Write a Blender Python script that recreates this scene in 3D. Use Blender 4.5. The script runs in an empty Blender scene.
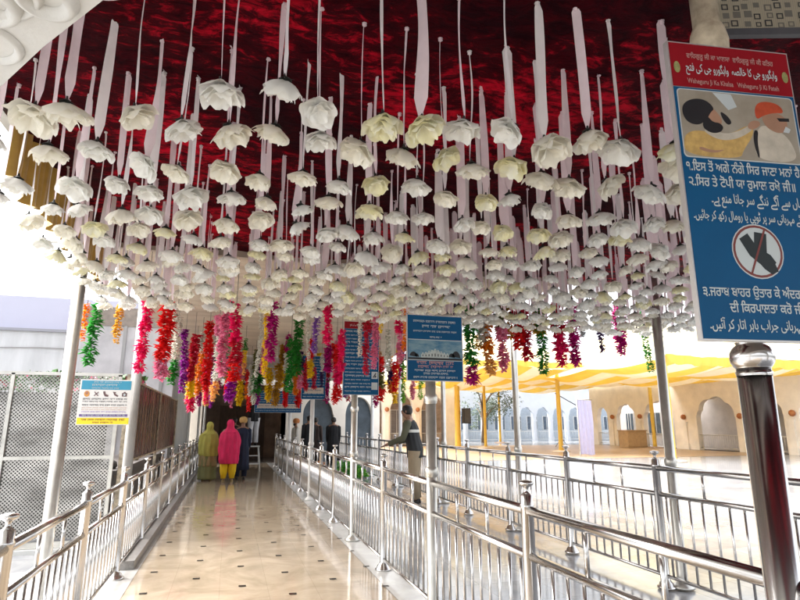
import bpy, bmesh, math, random
from mathutils import Vector, Matrix, noise
random.seed(11)
R = math.radians
SC = bpy.context.scene
COL = SC.collection
pi = math.pi

# ------------------------------------------------------------------ materials
MATS = {}
def new_mat(name):
    m = bpy.data.materials.new(name); m.use_nodes = True
    nt = m.node_tree
    return m, nt, nt.nodes['Principled BSDF'], nt.nodes, nt.links
def mat(name, col, rough=.6, metal=0., var=.0, vscale=6., bump=0., bscale=40., sheen=0., trans=0., stretch=None, col2=None, spec=None, coat=0.):
    if name in MATS: return MATS[name]
    m, nt, p, N, L = new_mat(name)
    p.inputs['Roughness'].default_value = rough
    p.inputs['Metallic'].default_value = metal
    p.inputs['Base Color'].default_value = (*col, 1)
    if spec is not None: p.inputs['Specular IOR Level'].default_value = spec
    if sheen: p.inputs['Sheen Weight'].default_value = sheen
    if coat:
        p.inputs['Coat Weight'].default_value = coat; p.inputs['Coat Roughness'].default_value = .08
    tc = N.new('ShaderNodeTexCoord'); mp = N.new('ShaderNodeMapping')
    L.new(tc.outputs['Object'], mp.inputs[0])
    if stretch: mp.inputs['Scale'].default_value = stretch
    if var or col2:
        n = N.new('ShaderNodeTexNoise'); n.inputs['Scale'].default_value = vscale; n.inputs['Detail'].default_value = 6
        n.inputs['Roughness'].default_value = .6
        L.new(mp.outputs[0], n.inputs['Vector'])
        r = N.new('ShaderNodeValToRGB')
        r.color_ramp.elements[0].position = .32; r.color_ramp.elements[1].position = .68
        c2 = col2 or tuple(min(1, c * (1 + var)) for c in col)
        c1 = tuple(c * (1 - var) for c in col) if not col2 else col
        r.color_ramp.elements[0].color = (*c1, 1); r.color_ramp.elements[1].color = (*c2, 1)
        L.new(n.outputs[0], r.inputs[0]); L.new(r.outputs[0], p.inputs['Base Color'])
        if rough > .12:
            mr = N.new('ShaderNodeMapRange'); mr.inputs['To Min'].default_value = rough * .8; mr.inputs['To Max'].default_value = min(1, rough * 1.25)
            L.new(n.outputs[0], mr.inputs[0]); L.new(mr.outputs[0], p.inputs['Roughness'])
    if bump:
        n2 = N.new('ShaderNodeTexNoise'); n2.inputs['Scale'].default_value = bscale; n2.inputs['Detail'].default_value = 5
        L.new(mp.outputs[0], n2.inputs['Vector'])
        b = N.new('ShaderNodeBump'); b.inputs['Strength'].default_value = bump; b.inputs['Distance'].default_value = .01
        L.new(n2.outputs[0], b.inputs['Height']); L.new(b.outputs[0], p.inputs['Normal'])
    if trans:
        t = N.new('ShaderNodeBsdfTranslucent'); mx = N.new('ShaderNodeMixShader'); mx.inputs[0].default_value = trans
        src = p.inputs['Base Color']
        if src.is_linked: L.new(src.links[0].from_socket, t.inputs[0])
        else: t.inputs[0].default_value = (*col, 1)
        out = N['Material Output']
        L.new(p.outputs[0], mx.inputs[1]); L.new(t.outputs[0], mx.inputs[2]); L.new(mx.outputs[0], out.inputs[0])
    MATS[name] = m
    return m

steel = mat('polished steel', (.60, .58, .56), .19, 1., var=.16, vscale=3., stretch=(1, 1, .3))
steel_near = mat('brushed near steel', (.66, .65, .64), .2, 1., var=.1, vscale=3., stretch=(1, 1, .3))
steel_w = mat('worn steel', (.60, .58, .53), .32, .8, var=.15, vscale=5.)
white_paint = mat('white paint', (.75, .74, .71), .45, var=.06)
cream_pole = mat('worn cream paint', (.66, .58, .42), .6, var=.0, col2=(.24, .19, .13), vscale=9)
plaster = mat('white plaster', (.60, .60, .57), .6, var=.06, vscale=2.5, bump=.25, bscale=60)
calyx_m = mat('dark calyx', (.03, .035, .03), .7)
petal_w = mat('white petal cloth', (.86, .86, .82), .7, var=.03, vscale=30, trans=.4)
petal_c = mat('cream petal cloth', (.88, .86, .77), .7, var=.03, vscale=30, trans=.4)
petal_y = mat('pale yellow petal cloth', (.86, .82, .50), .7, col2=(.86, .86, .76), vscale=14, trans=.4)
ribbon_m = mat('pink white satin', (.86, .73, .76), .38, var=.05, vscale=12, trans=.4, sheen=.2)
ribbon_m2 = mat('white satin', (.87, .83, .83), .38, var=.04, vscale=12, trans=.4, sheen=.2)
gold_cloth = mat('gold cloth', (.52, .33, .06), .5, var=.2, vscale=6, sheen=.3)
sign_blue = mat('sign blue', (.002, .070, .175), .55, var=.08, vscale=2, spec=.2)
sign_red = mat('sign red', (.24, .006, .012), .55, var=.08, vscale=2, spec=.2)
sign_white = mat('sign lettering white', (.45, .50, .50), .5)
sign_pink = mat('sign lettering pink', (.42, .22, .20), .5)
sign_edge = mat('sign aluminium edge', (.62, .60, .58), .35, .6)
black_m = mat('black', (.012, .012, .014), .5, var=.2)
dark_grey = mat('dark grey', (.06, .06, .065), .6, var=.2)

# ------------------------------------------------------------------ mesh helper
class MB:
    def __init__(s): s.v = []; s.f = []; s.mi = []; s.sm = []
    def add(s, vs, fs, mi=0, smooth=False):
        o = len(s.v); s.v += [tuple(v) for v in vs]
        for f in fs: s.f.append(tuple(i + o for i in f)); s.mi.append(mi); s.sm.append(smooth)
        return s
    def box(s, x0, x1, y0, y1, z0, z1, mi=0):
        v = [(x, y, z) for z in (z0, z1) for y in (y0, y1) for x in (x0, x1)]
        return s.add(v, [(0, 2, 3, 1), (4, 5, 7, 6), (0, 1, 5, 4), (2, 6, 7, 3), (0, 4, 6, 2), (1, 3, 7, 5)], mi)
    def lathe(s, prof, c=(0, 0, 0), n=20, mi=0, axis=None, capped=True):
        # prof list of (r, h) along +Z (or axis)
        c = Vector(c); M = Matrix.Identity(3)
        if axis is not None: M = Vector((0, 0, 1)).rotation_difference(Vector(axis).normalized()).to_matrix()
        vs = []; fs = []
        for r, h in prof:
            for k in range(n):
                a = 2 * pi * k / n
                vs.append(c + M @ Vector((r * math.cos(a), r * math.sin(a), h)))
        for i in range(len(prof) - 1):
            for k in range(n):
                k2 = (k + 1) % n
                fs.append((i * n + k, i * n + k2, (i + 1) * n + k2, (i + 1) * n + k))
        if capped:
            fs.append(tuple(reversed(range(n)))); fs.append(tuple((len(prof) - 1) * n + k for k in range(n)))
        return s.add(vs, fs, mi, True)
    def cyl(s, a, b, r, r2=None, n=16, mi=0):
        a = Vector(a); b = Vector(b); d = b - a
        return s.lathe([(r, 0), (r if r2 is None else r2, d.length)], a, n, mi, d)
    def tube(s, pts, r, n=8, mi=0):
        pts = [Vector(p) for p in pts]; rs = r if isinstance(r, (list, tuple)) else [r] * len(pts)
        vs = []; fs = []; ref = Vector((0, 1, 0)) if abs((pts[-1] - pts[0]).normalized().z) > .7 else Vector((0, 0, 1))
        for i, p in enumerate(pts):
            t = (pts[min(i + 1, len(pts) - 1)] - pts[max(i - 1, 0)]).normalized()
            u = t.cross(ref)
            if u.length < .05: u = t.cross(Vector((1, 0, 0)))
            u.normalize(); w = t.cross(u)
            for k in range(n):
                a = 2 * pi * k / n
                vs.append(p + (u * math.cos(a) + w * math.sin(a)) * rs[i])
        for i in range(len(pts) - 1):
            for k in range(n):
                k2 = (k + 1) % n
                fs.append((i * n + k, i * n + k2, (i + 1) * n + k2, (i + 1) * n + k))
        fs.append(tuple(reversed(range(n)))); fs.append(tuple((len(pts) - 1) * n + k for k in range(n)))
        return s.add(vs, fs, mi, True)
    def loft(s, rings, n=24, mi=0, wr=0., wf=7, seed=0, cap=True):
        # rings: (z, cx, cy, rx, ry)
        vs = []; fs = []
        for (z, cx, cy, rx, ry) in rings:
            for k in range(n):
                a = 2 * pi * k / n
                w = 1 + wr * (math.sin(wf * a + seed) * .6 + noise.noise(Vector((math.cos(a) * 2 + seed, math.sin(a) * 2, z * 5))) * 1.1)
                vs.append((cx + rx * w * math.cos(a), cy + ry * w * math.sin(a), z))
        for i in range(len(rings) - 1):
            for k in range(n):
                k2 = (k + 1) % n
                fs.append((i * n + k, i * n + k2, (i + 1) * n + k2, (i + 1) * n + k))
        if cap:
            fs.append(tuple(reversed(range(n)))); fs.append(tuple((len(rings) - 1) * n + k for k in range(n)))
        return s.add(vs, fs, mi, True)
    def mesh(s, name, mats):
        me = bpy.data.meshes.new(name)
        me.from_pydata(s.v, [], s.f)
        for m in (mats if isinstance(mats, (list, tuple)) else [mats]): me.materials.append(m)
        me.polygons.foreach_set('material_index', s.mi); me.polygons.foreach_set('use_smooth', s.sm)
        me.update()
        return me
    def build(s, name, mats, parent=None, **kw):
        return link(name, s.mesh(name, mats), parent, **kw)
def link(name, me, parent=None, loc=None, rot=None, scale=None):
    o = bpy.data.objects.new(name, me); COL.objects.link(o)
    if parent is not None: o.parent = parent
    if loc: o.location = loc
    if rot: o.rotation_euler = rot
    if scale: o.scale = scale
    return o
def tag(o, label, cat, group=None, kind=None):
    if label: o['label'] = label
    if cat: o['category'] = cat
    if group: o['group'] = group
    if kind: o['kind'] = kind
    return o
def thing(name, label, cat, loc=(0, 0, 0), rz=0, group=None, kind=None):
    o = bpy.data.objects.new(name, None); COL.objects.link(o)
    o.empty_display_size = .1; o.location = loc; o.rotation_euler = (0, 0, rz)
    return tag(o, label, cat, group, kind)
def copy_tree(o, parent=None):
    c = o.copy(); COL.objects.link(c)
    if parent is not None: c.parent = parent
    for ch in list(o.children): copy_tree(ch, c)
    return c
def structure(o): o['kind'] = 'structure'; return o

# ------------------------------------------------------------------ lettering
AR = {'ا':(0xFE8D,0xFE8E),'آ':(0xFE81,0xFE82),'ب':(0xFE8F,4),'پ':(0xFB56,4),'ت':(0xFE95,4),'ٹ':(0xFB66,4),'ج':(0xFE9D,4),'ح':(0xFEA1,4),'خ':(0xFEA5,4),'د':(0xFEA9,0xFEAA),'ر':(0xFEAD,0xFEAE),'س':(0xFEB1,4),'ص':(0xFEB9,4),'ع':(0xFEC9,4),'ف':(0xFED1,4),'ک':(0xFB8E,4),'گ':(0xFB92,4),'ل':(0xFEDD,4),'م':(0xFEE1,4),'ن':(0xFEE5,4),'ں':(0xFB9E,0xFB9F),'و':(0xFEED,0xFEEE),'ہ':(0xFBA6,4),'ھ':(0xFBAA,4),'ی':(0xFBFC,4),'ے':(0xFBAE,0xFBAF),'ئ':(0xFE89,4)}
def urdu(s):
    out = []
    for w in s.split(' '):
        r = []
        for i, ch in enumerate(w):
            if ch not in AR: r.append(ch); continue
            b, k = AR[ch]
            prev = i > 0 and w[i-1] in AR and AR[w[i-1]][1] == 4
            nxt = k == 4 and i + 1 < len(w) and w[i+1] in AR
            if k == 4: r.append(chr(b + (3 if prev and nxt else 1 if prev else 2 if nxt else 0)))
            else: r.append(chr(k if prev else b))
        out.append(''.join(reversed(r)))
    return ' '.join(reversed(out))
def gur(s):
    s = list(s)
    for i in range(1, len(s)):
        if s[i] == 'ਿ': s[i], s[i-1] = s[i-1], s[i]
    return ''.join(s)
def text_into(mb, s, cx, z, width, height, y=0., mi=0, bold=.016, align='C'):
    """text standing in the XZ plane facing -Y, scaled to the given width; z = baseline"""
    c = bpy.data.curves.new('t', 'FONT'); c.body = s; c.size = 1; c.bevel_depth = bold; c.bevel_resolution = 0; c.resolution_u = 3
    o = bpy.data.objects.new('t', c); COL.objects.link(o)
    dg = bpy.context.evaluated_depsgraph_get(); dg.update()
    me = bpy.data.meshes.new_from_object(o.evaluated_get(dg))
    xs = [v.co.x for v in me.vertices]; x0, x1 = min(xs), max(xs)
    sx = width / (x1 - x0); sz = height
    vs = [(cx + (v.co.x - (x0 + x1) / 2) * sx, y - v.co.z * .02 - .0004, z + v.co.y * sz) for v in me.vertices]
    mb.add(vs, [tuple(p.vertices) for p in me.polygons], mi)
    bpy.data.objects.remove(o); bpy.data.meshes.remove(me); bpy.data.curves.remove(c)
def scribble(mb, x0, x1, z, h, y=0., mi=0, seed=0, words=None):
    """a line of writing too small to read in the photograph: letter-sized strokes under a headline bar"""
    rn = random.Random(seed); x = x0
    while x < x1:
        wl = rn.uniform(2.5, 6) * h
        e = min(x + wl, x1)
        mb.add([(x, y, z + h * .8), (e, y, z + h * .8), (e, y, z + h), (x, y, z + h)], [(0, 1, 2, 3)], mi)
        q = x + h * .1
        while q < e - h * .2:
            w_ = rn.uniform(.12, .3) * h; b = rn.choice((0, 0, .2, .4)) * h; t = h * .8
            mb.add([(q, y, z + b), (q + w_, y, z + b), (q + w_, y, z + t), (q, y, z + t)], [(0, 1, 2, 3)], mi)
            if rn.random() < .5:
                mb.add([(q, y, z + b), (q + h * .5, y, z + b), (q + h * .5, y, z + b + .18 * h), (q, y, z + b + .18 * h)], [(0, 1, 2, 3)], mi)
            q += rn.uniform(.45, .7) * h
        x = e + h * .6
def flat(mb, pts, y, mi=0, th=0.):
    """flat printed shape in the XZ plane facing -Y"""
    n = len(pts); mb.add([(p[0], y, p[1]) for p in pts], [tuple(range(n))], mi)
def disc(cx, cz, rx, rz, n=28, a0=0, a1=2 * pi, rot=0):
    out = []
    for k in range(n):
        a = a0 + (a1 - a0) * k / n
        x = rx * math.cos(a); z = rz * math.sin(a)
        out.append((cx + x * math.cos(rot) - z * math.sin(rot), cz + x * math.sin(rot) + z * math.cos(rot)))
    return out
ORD = 'first second third fourth fifth sixth seventh eighth ninth tenth eleventh twelfth thirteenth fourteenth fifteenth sixteenth seventeenth eighteenth nineteenth twentieth'.split()
TENS = {20: 'twenty', 30: 'thirty'}
def ordinal(n):
    if n <= 20: return ORD[n - 1]
    t = n // 10 * 10; o = {20: 'twent', 30: 'thirt', 40: 'fort', 50: 'fift', 60: 'sixt', 70: 'sevent', 80: 'eight'}[t]
    return o + 'ieth' if n == t else o + 'y-' + ORD[n - t - 1]

# ------------------------------------------------------------------ ground, walkway
def marble_mat(name, c1, c2, tile=(.433, .395), rough=.07, tint=.12, grout=(.2, .17, .13), gw=.003, veins=.25, spec=.75):
    m, nt, p, N, L = new_mat(name)
    tc = N.new('ShaderNodeTexCoord'); br = N.new('ShaderNodeTexBrick')
    L.new(tc.outputs['Object'], br.inputs['Vector'])
    br.offset = 0; br.inputs['Scale'].default_value = 1; br.inputs['Brick Width'].default_value = tile[0]; br.inputs['Row Height'].default_value = tile[1]
    br.inputs['Mortar Size'].default_value = gw / 2; br.inputs['Mortar Smooth'].default_value = .3
    br.inputs['Color1'].default_value = (1 - tint,) * 3 + (1,); br.inputs['Color2'].default_value = (1 + tint * .3,) * 3 + (1,)
    br.inputs['Mortar'].default_value = (.70, .68, .66, 1)
    n = N.new('ShaderNodeTexNoise'); n.inputs['Scale'].default_value = 1.7; n.inputs['Detail'].default_value = 9; n.inputs['Roughness'].default_value = .62; n.inputs['Distortion'].default_value = 1.2
    L.new(tc.outputs['Object'], n.inputs['Vector'])
    r = N.new('ShaderNodeValToRGB'); r.color_ramp.elements[0].position = .3; r.color_ramp.elements[1].position = .7
    r.color_ramp.elements[0].color = (*c1, 1); r.color_ramp.elements[1].color = (*c2, 1)
    L.new(n.outputs[0], r.inputs[0])
    mx = N.new('ShaderNodeMix'); mx.data_type = 'RGBA'; mx.blend_type = 'MULTIPLY'; mx.inputs[0].default_value = 1
    L.new(r.outputs[0], mx.inputs[6]); L.new(br.outputs['Color'], mx.inputs[7]); L.new(mx.outputs[2], p.inputs['Base Color'])
    n3 = N.new('ShaderNodeTexNoise'); n3.inputs['Scale'].default_value = 3.; n3.inputs['Detail'].default_value = 6
    L.new(tc.outputs['Object'], n3.inputs['Vector'])
    mr = N.new('ShaderNodeMapRange'); mr.inputs['To Min'].default_value = rough * .5; mr.inputs['To Max'].default_value = rough * 2.2
    L.new(n3.outputs[0], mr.inputs[0]); L.new(mr.outputs[0], p.inputs['Roughness'])
    n4 = N.new('ShaderNodeTexNoise'); n4.inputs['Scale'].default_value = 2.2; n4.inputs['Detail'].default_value = 2
    L.new(tc.outputs['Object'], n4.inputs['Vector'])
    b = N.new('ShaderNodeBump'); b.inputs['Strength'].default_value = .12; b.inputs['Distance'].default_value = .01
    L.new(n4.outputs[0], b.inputs['Height']); L.new(b.outputs[0], p.inputs['Normal'])
    p.inputs['Specular IOR Level'].default_value = spec
    return m
walk_marble = marble_mat('polished tan marble', (.31, .24, .165), (.50, .41, .30), rough=.07, tint=.05, spec=1.0)
court_marble = marble_mat('white courtyard marble', (.27, .28, .30), (.42, .42, .42), tile=(.6, .6), rough=.10, tint=.2, gw=.012)
strip_marble = marble_mat('white marble strip', (.44, .43, .41), (.60, .59, .56), tile=(.5, 1.2), rough=.16, tint=.06)
mat_tan = mat('tan coir matting', (.45, .32, .20), .32, var=.2, vscale=3, bump=.3, bscale=120, stretch=(.2, 1, 1))

g = MB(); g.add([(-150, -60, 0), (200, -60, 0), (200, 260, 0), (-150, 260, 0)], [(0, 1, 2, 3)])
structure(g.build('ground', court_marble))
g = MB(); g.add([(-.96, -4, .008), (1.5, -4, .008), (1.5, 23.9, .008), (-.96, 23.9, .008)], [(0, 1, 2, 3)])
structure(g.build('path', walk_marble))
g = MB()
g.add([(1.5, -4, .012), (1.85, -4, .012), (1.85, 23.9, .012), (1.5, 23.9, .012)], [(0, 1, 2, 3)])
g.add([(-1.2, -4, .012), (-.83, -4, .012), (-.83, 23.9, .012), (-1.2, 23.9, .012)], [(0, 1, 2, 3)])
structure(g.build('path_border', strip_marble))
g = MB()
for i in range(6):
    X = -.66 + .433 * i
    for k in range(-2, 28):
        Y = (5.95 if i % 2 == 0 else 6.35) + .79 * (k - 6) + .0
        if Y > 23 or Y < -2: continue
        a, b = .033, .028
        g.add([(X - a, Y - b * .8, .0125), (X + a, Y - b, .0125), (X + a, Y + b * .8, .0125), (X - a, Y + b, .0125)], [(0, 1, 2, 3)])
structure(g.build('floor_inlay', mat('black marble inlay', (.035, .03, .025), .12)))
g = MB(); g.add([(9.5, 23, .006), (27.7, 23, .006), (27.7, 39.4, .006), (9.5, 39.4, .006)], [(0, 1, 2, 3)])
tag(g.build('floor_mat', mat_tan), 'wide tan matting spread over the white courtyard marble in front of the arcades', 'mat')
g = MB(); g.box(-1.02, -.88, 6.9, 20.9, .0, .10)
tag(g.build('kerb', mat('grey granite', (.22, .21, .20), .35, var=.25, vscale=20)), 'low dark grey granite kerb running under the left railing', 'kerb')

# ------------------------------------------------------------------ railings
def post_mesh(h, r=.036):
    b = MB()
    b.lathe([(.085, .012), (.085, .026), (.07, .034), (.06, .06), (.045, .075), (r, .09), (r, h - .02), (r + .006, h - .015), (r + .006, h), (r, h + .008), (r, h + .05),
             (.02, .062 + h), (.013, .075 + h), (.013, .09 + h), (.022, .098 + h), (.040, .108 + h), (.044, .118 + h), (.040, .126 + h), (.012, .134 + h)], n=18)
    return b.mesh('post', [steel])
def make_railing(X, ys, h, label, near_bays, lowz=.12, skip_posts=(), gap=.24):
    t = thing('railing', label, 'railing', (X, ys[0], 0), 0, 'steel railings of the queue lanes')
    pm = post_mesh(h)
    for y in ys:
        if any(abs(y - s) < .05 for s in skip_posts): continue
        link('post', pm, t, (0, y - ys[0], 0))
    for i in range(len(ys) - 1):
        y0, y1 = ys[i] + .03, ys[i + 1] - .03; Ln = y1 - y0
        b = MB()
        b.cyl((0, 0, h - .03), (0, Ln, h - .03), .027, n=14)
        b.cyl((0, 0, h - .03 - gap), (0, Ln, h - .03 - gap), .023, n=12)
        b.cyl((0, 0, lowz), (0, Ln, lowz), .017, n=10)
        for f in (.33, .66): b.cyl((0, Ln * f, h - .03 - gap), (0, Ln * f, h - .05), .012, n=8)
        rp = b.build('rail_panel', steel, t); rp.location = (0, y0 - ys[0], 0)
        nb = 11
        if i < near_bays:
            q = MB(); q.cyl((0, 0, lowz), (0, 0, h - .05 - gap), .0105, n=8); qm = q.mesh('baluster', [steel])
            for k in range(nb): link('baluster', qm, rp, (0, Ln * (k + .5) / nb, 0))
        else:
            q = MB()
            for k in range(nb): q.cyl((0, Ln * (k + .5) / nb, lowz), (0, Ln * (k + .5) / nb, h - .05 - gap), .0105, n=6)
            tag(q.build('baluster', steel, rp), None, None, kind='stuff')
    return t
R1Y = [-.2, 1.42, 3.0, 4.6, 6.15, 7.75, 9.2, 10.6, 12.0, 13.55, 15.1, 16.65, 18.2, 19.75, 21.3]
SIGNY = [1.42, 4.6, 7.75, 12.0, 16.65]
make_railing(1.64, R1Y, 1.06, 'steel railing along the right edge of the tan marble walkway, carrying the sign posts', 9, skip_posts=SIGNY)
R2Y = [.0, 1.55, 3.1, 4.75, 6.3, 7.85, 9.4, 10.9, 12.45, 14, 15.55, 17.1, 18.65, 20.2, 21.7]
make_railing(4.02, R2Y, 1.12, 'farther steel railing between the second lane and the open white courtyard', 9)
RLY = [.0, 1.65, 3.3, 4.93, 6.55, 8.2, 9.85, 11.5, 13.15, 14.8, 16.4, 18., 19.6, 21.2, 22.8]
make_railing(-1.0, RLY, .95, 'steel railing along the left edge of the walkway, in front of the perforated screen', 9, gap=.22)

# ------------------------------------------------------------------ canopy poles
def pole_parts(t, h, r=.05, joints=(), m=steel, r_top=None):
    b = MB(); b.lathe([(.1, .014), (.1, .03), (.075, .05), (r + .006, .07), (r, .085), (r, h)], n=24); b.build('pole', m, t)
    for z in joints:
        b = MB(); b.lathe([(r + .001, z - .045), (r + .008, z - .035), (r + .014, z - .012), (r + .015, z), (r + .013, z + .015), (r + .006, z + .035), (r + .001, z + .04)], n=24, capped=False); b.build('joint_ring', m, t)
for Y, r, m_, lab in [(5.2, .048, steel_w, 'tall pale steel canopy pole at the left, in front of the perforated screen'), (8.42, .065, mat('dull grey pole paint', (.33, .32, .30), .6, var=.15, vscale=4), 'dull grey canopy pole between perforated screen and dark shutter'),
                  
                  (19.8, .045, white_paint, 'white canopy pole nearest the peach arch pier, left of the walking group'), (22., .04, white_paint, 'second of three thin white poles before the dark arch'),
 (22.8, .035, white_paint, 'third thin white pole before the dark arch, just above the olive headscarf')]:
    t = thing('canopy_pole', lab, 'pole', ({8.42: -1.27, 22.: -1.1, 22.8: -.94}.get(Y, -1.3), Y, 0), 0, 'canopy poles'); pole_parts(t, 3.16, r, (), m_)
for Y, lab in [(4.7, 'steel canopy pole beside the far railing, nearest of its row'), (7.8, 'steel canopy pole beside the far railing, in front of the distant white arcade'),
               (10.9, 'steel canopy pole beside the far railing, just right of the blue landscape sign'), (14, 'white steel canopy pole by the man in the dark vest'),
               (17, 'thin pale canopy pole left of the man in the dark vest'), (20, 'farthest thin pale pole of the far railing row')]:
    t = thing('canopy_pole', lab, 'pole', (4.16, Y, 0), 0, 'canopy poles'); pole_parts(t, 3.16, .047, (1.15,), steel_w if Y < 12 else white_paint)

# ------------------------------------------------------------------ sign posts
photo_bg = mat('faded photo backdrop', (.23, .20, .15), .4, col2=(.34, .31, .25), vscale=5)
skin_print = mat('printed skin', (.34, .19, .12), .5, var=.12)
cloth_print = mat('printed yellow shirt', (.47, .31, .10), .5, var=.25, vscale=30)
white_print = mat('printed pale robe', (.46, .42, .34), .5, var=.15, vscale=20)
orange_print = mat('printed red turban', (.42, .06, .02), .5, var=.2, vscale=30)
sky_print = mat('printed dark blue sky', (.02, .13, .24), .4, col2=(.22, .33, .36), vscale=9, stretch=(1, 1, 2.5))
leaf_print = mat('printed olive emblem', (.26, .26, .10), .5, var=.3, vscale=60)
def board_frame(bd, w, h):
    b = MB(); b.box(-w/2 - .006, w/2 + .006, .002, .022, -.006, h + .006); b.build('frame', sign_edge, bd)
def caution_board(t, w, h, y, zb, yaw=0., x0=0.):
    """tall portrait board: red heading, portrait picture, blue field with text and the crossed-out socks"""
    b = MB(); b.box(-w/2, w/2, 0, .02, 0, h * .835); b.box(-w/2, w/2, 0, .02, h * .838, h, 1)
    bd = b.build('sign_board', [sign_blue, sign_red], t); bd.location = (x0, y, zb); bd.rotation_euler = (0, 0, yaw)
    board_frame(bd, w, h)
    q = MB(); k = w / .45
    text_into(q, gur("ਵਾਹਿਗੁਰੂ ਜੀ ਕਾ ਖਾਲਸਾ  ਵਾਹਿਗੁਰੂ ਜੀ ਕੀ ਫਤਿਹ"), 0, .975, .33 * k, .026, mi=1, y=-.001)
    text_into(q, urdu("واہگورو جی کا خالصہ  واہگورو جی کی فتح"), 0, .925, .345 * k, .042, y=-.001)
    text_into(q, "Waheguru Ji Ka Khalsa   Waheguru Ji Ki Fateh", 0, .878, .345 * k, .026, mi=1, y=-.001)
    text_into(q, gur("੧.ਇਸ ਤੋਂ ਅਗੇ ਨੰਗੇ ਸਿਰ ਜਾਣਾ ਮਨਾਂ ਹੈ॥"), 0, .555, .43 * k, .045, y=-.001)
    text_into(q, gur("੨.ਸਿਰ ਤੇ ਟੋਪੀ ਯਾ ਰੁਮਾਲ ਰਖੋ ਜੀ॥"), -.02, .502, .385 * k, .045, y=-.001)
    text_into(q, urdu("۱ یہاں سے آگے ننگے سر جانا منع ہے۔"), .035, .447, .35 * k, .045, y=-.001)
    text_into(q, urdu("۲ برائے مہربانی سر پر ٹوپی یا رومال رکھ کر جائیں۔"), 0, .39, .42 * k, .04, y=-.001)
    text_into(q, gur("੩.ਜਰਾਬ ਬਾਹਰ ਉਤਾਰ ਕੇ ਅੰਦਰ ਆਉਣ"), 0, .135, .42 * k, .042, y=-.001)
    text_into(q, gur("ਦੀ ਕਿਰਪਾਲਤਾ ਕਰੋ ਜੀ॥"), .01, .085, .27 * k, .042, y=-.001)
    text_into(q, urdu("۳ برائے مہربانی جراب باہر اتار کر آئیں۔"), 0, .032, .4 * k, .042, y=-.001)
    q.build('lettering', [sign_white, sign_pink], bd)
    for sx in (-1, 1):
        e = MB(); flat(e, disc(sx * .207, .935, .012, .022, 16), -.0012); e.build('emblem', leaf_print, bd)
    p = MB(); z0, z1 = .605, .85; x0_, x1_ = -w/2 + .012, w/2 - .012
    def rr(a, b_, c, d, r, y, mi):
        pts = []
        for cx, cz, a0 in ((b_ - r, d - r, 0), (a + r, d - r, pi/2), (a + r, c + r, pi), (b_ - r, c + r, 1.5 * pi)):
            for k_ in range(5): aa = a0 + pi/2 * k_ / 4; pts.append((cx + r * math.cos(aa), cz + r * math.sin(aa)))
        flat(p, pts, y, mi)
    rr(x0_ - .004, x1_ + .004, z0 - .004, z1 + .004, .015, -.0008, 5)
    rr(x0_, x1_, z0, z1, .013, -.0012, 0)
    def P(u, v): return (x0_ + (x1_ - x0_) * u, z0 + (z1 - z0) * v)
    def poly(uv, mi, y):
        for _ in range(3):
            if len(uv) < 5: break
            o_ = []
            for a, b_ in zip(uv, uv[1:] + uv[:1]): o_ += [(a[0] * .75 + b_[0] * .25, a[1] * .75 + b_[1] * .25), (a[0] * .25 + b_[0] * .75, a[1] * .25 + b_[1] * .75)]
            uv = o_
        flat(p, [P(*a) for a in uv], y, mi)
    poly([(.34, .72), (.40, .66), (.44, .55), (.40, .5), (.36, .58)], 6, -.0013)     # small dark knot on the wall
    poly([(.3, .99), (.46, .99), (.5, .8), (.42, .74)], 5, -.0013)
    # man tying: shirt, arm, face, beard, turban
    poly([(.0, .01), (.0, .25), (.05, .36), (.16, .40), (.30, .34), (.44, .40), (.56, .53), (.62, .5), (.60, .36), (.50, .14), (.47, .01)], 2, -.0014)
    poly([(.16, .40), (.26, .43), (.36, .36), (.5, .44), (.60, .55), (.62, .47), (.46, .3), (.3, .26)], 4, -.0016)
    poly([(.56, .50), (.60, .60), (.67, .62), (.69, .56), (.65, .5), (.60, .46)], 1, -.0018)
    poly([(.22, .45), (.20, .72), (.28, .76), (.33, .66), (.355, .56), (.33, .48), (.27, .42)], 1, -.0018)
    poly([(.20, .60), (.17, .44), (.24, .36), (.32, .38), (.36, .46), (.33, .53), (.27, .53), (.23, .62)], 6, -.002)
    poly([(.045, .50), (.01, .66), (.04, .80), (.14, .88), (.24, .86), (.30, .74), (.26, .68), (.22, .56), (.14, .46)], 6, -.0022)
    poly([(.62, .47), (.60, .30), (.62, .05), (.64, .05), (.635, .3), (.66, .46)], 6, -.0016)
    poly([(.13, .16), (.24, .10), (.36, .14), (.25, .06), (.12, .10)], 1, -.0016)
    # man being helped: robe, neck, face, red turban
    poly([(.60, .01), (.62, .30), (.66, .50), (.72, .56), (.84, .50), (.94, .34), (.98, .01)], 4, -.0014)
    poly([(.72, .54), (.70, .74), (.80, .78), (.91, .72), (.935, .60), (.90, .47), (.82, .44)], 1, -.0016)
    poly([(.84, .68), (.95, .69), (.95, .64), (.86, .63)], 6, -.0018)
    poly([(.91, .56), (.95, .52), (.93, .46), (.88, .47)], 5, -.0018)
    poly([(.655, .62), (.65, .80), (.70, .91), (.80, .93), (.89, .88), (.915, .76), (.82, .76), (.72, .70)], 3, -.002)
    p.build('picture', [photo_bg, skin_print, cloth_print, orange_print, white_print, sign_white, black_m], bd)
    c = MB(); cz = .287
    flat(c, disc(0, cz, .092, .092), -.0010, 0); flat(c, disc(0, cz, .088, .088), -.0013, 1); flat(c, disc(0, cz, .080, .080), -.0016, 0)
    def sock(ax, ang):
        pts = [(x_ * 1.15, z_ * 1.15) for x_, z_ in [(-.018, .055), (.02, .055), (.02, -.005), (.045, -.03), (.055, -.05), (.035, -.062), (.012, -.05), (-.02, -.02)]]
        ca, sa = math.cos(ang), math.sin(ang)
        flat(c, [(ax + x * ca - z * sa, cz + x * sa + z * ca) for x, z in pts], -.0019, 2)
    sock(.008, -.12); 
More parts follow.
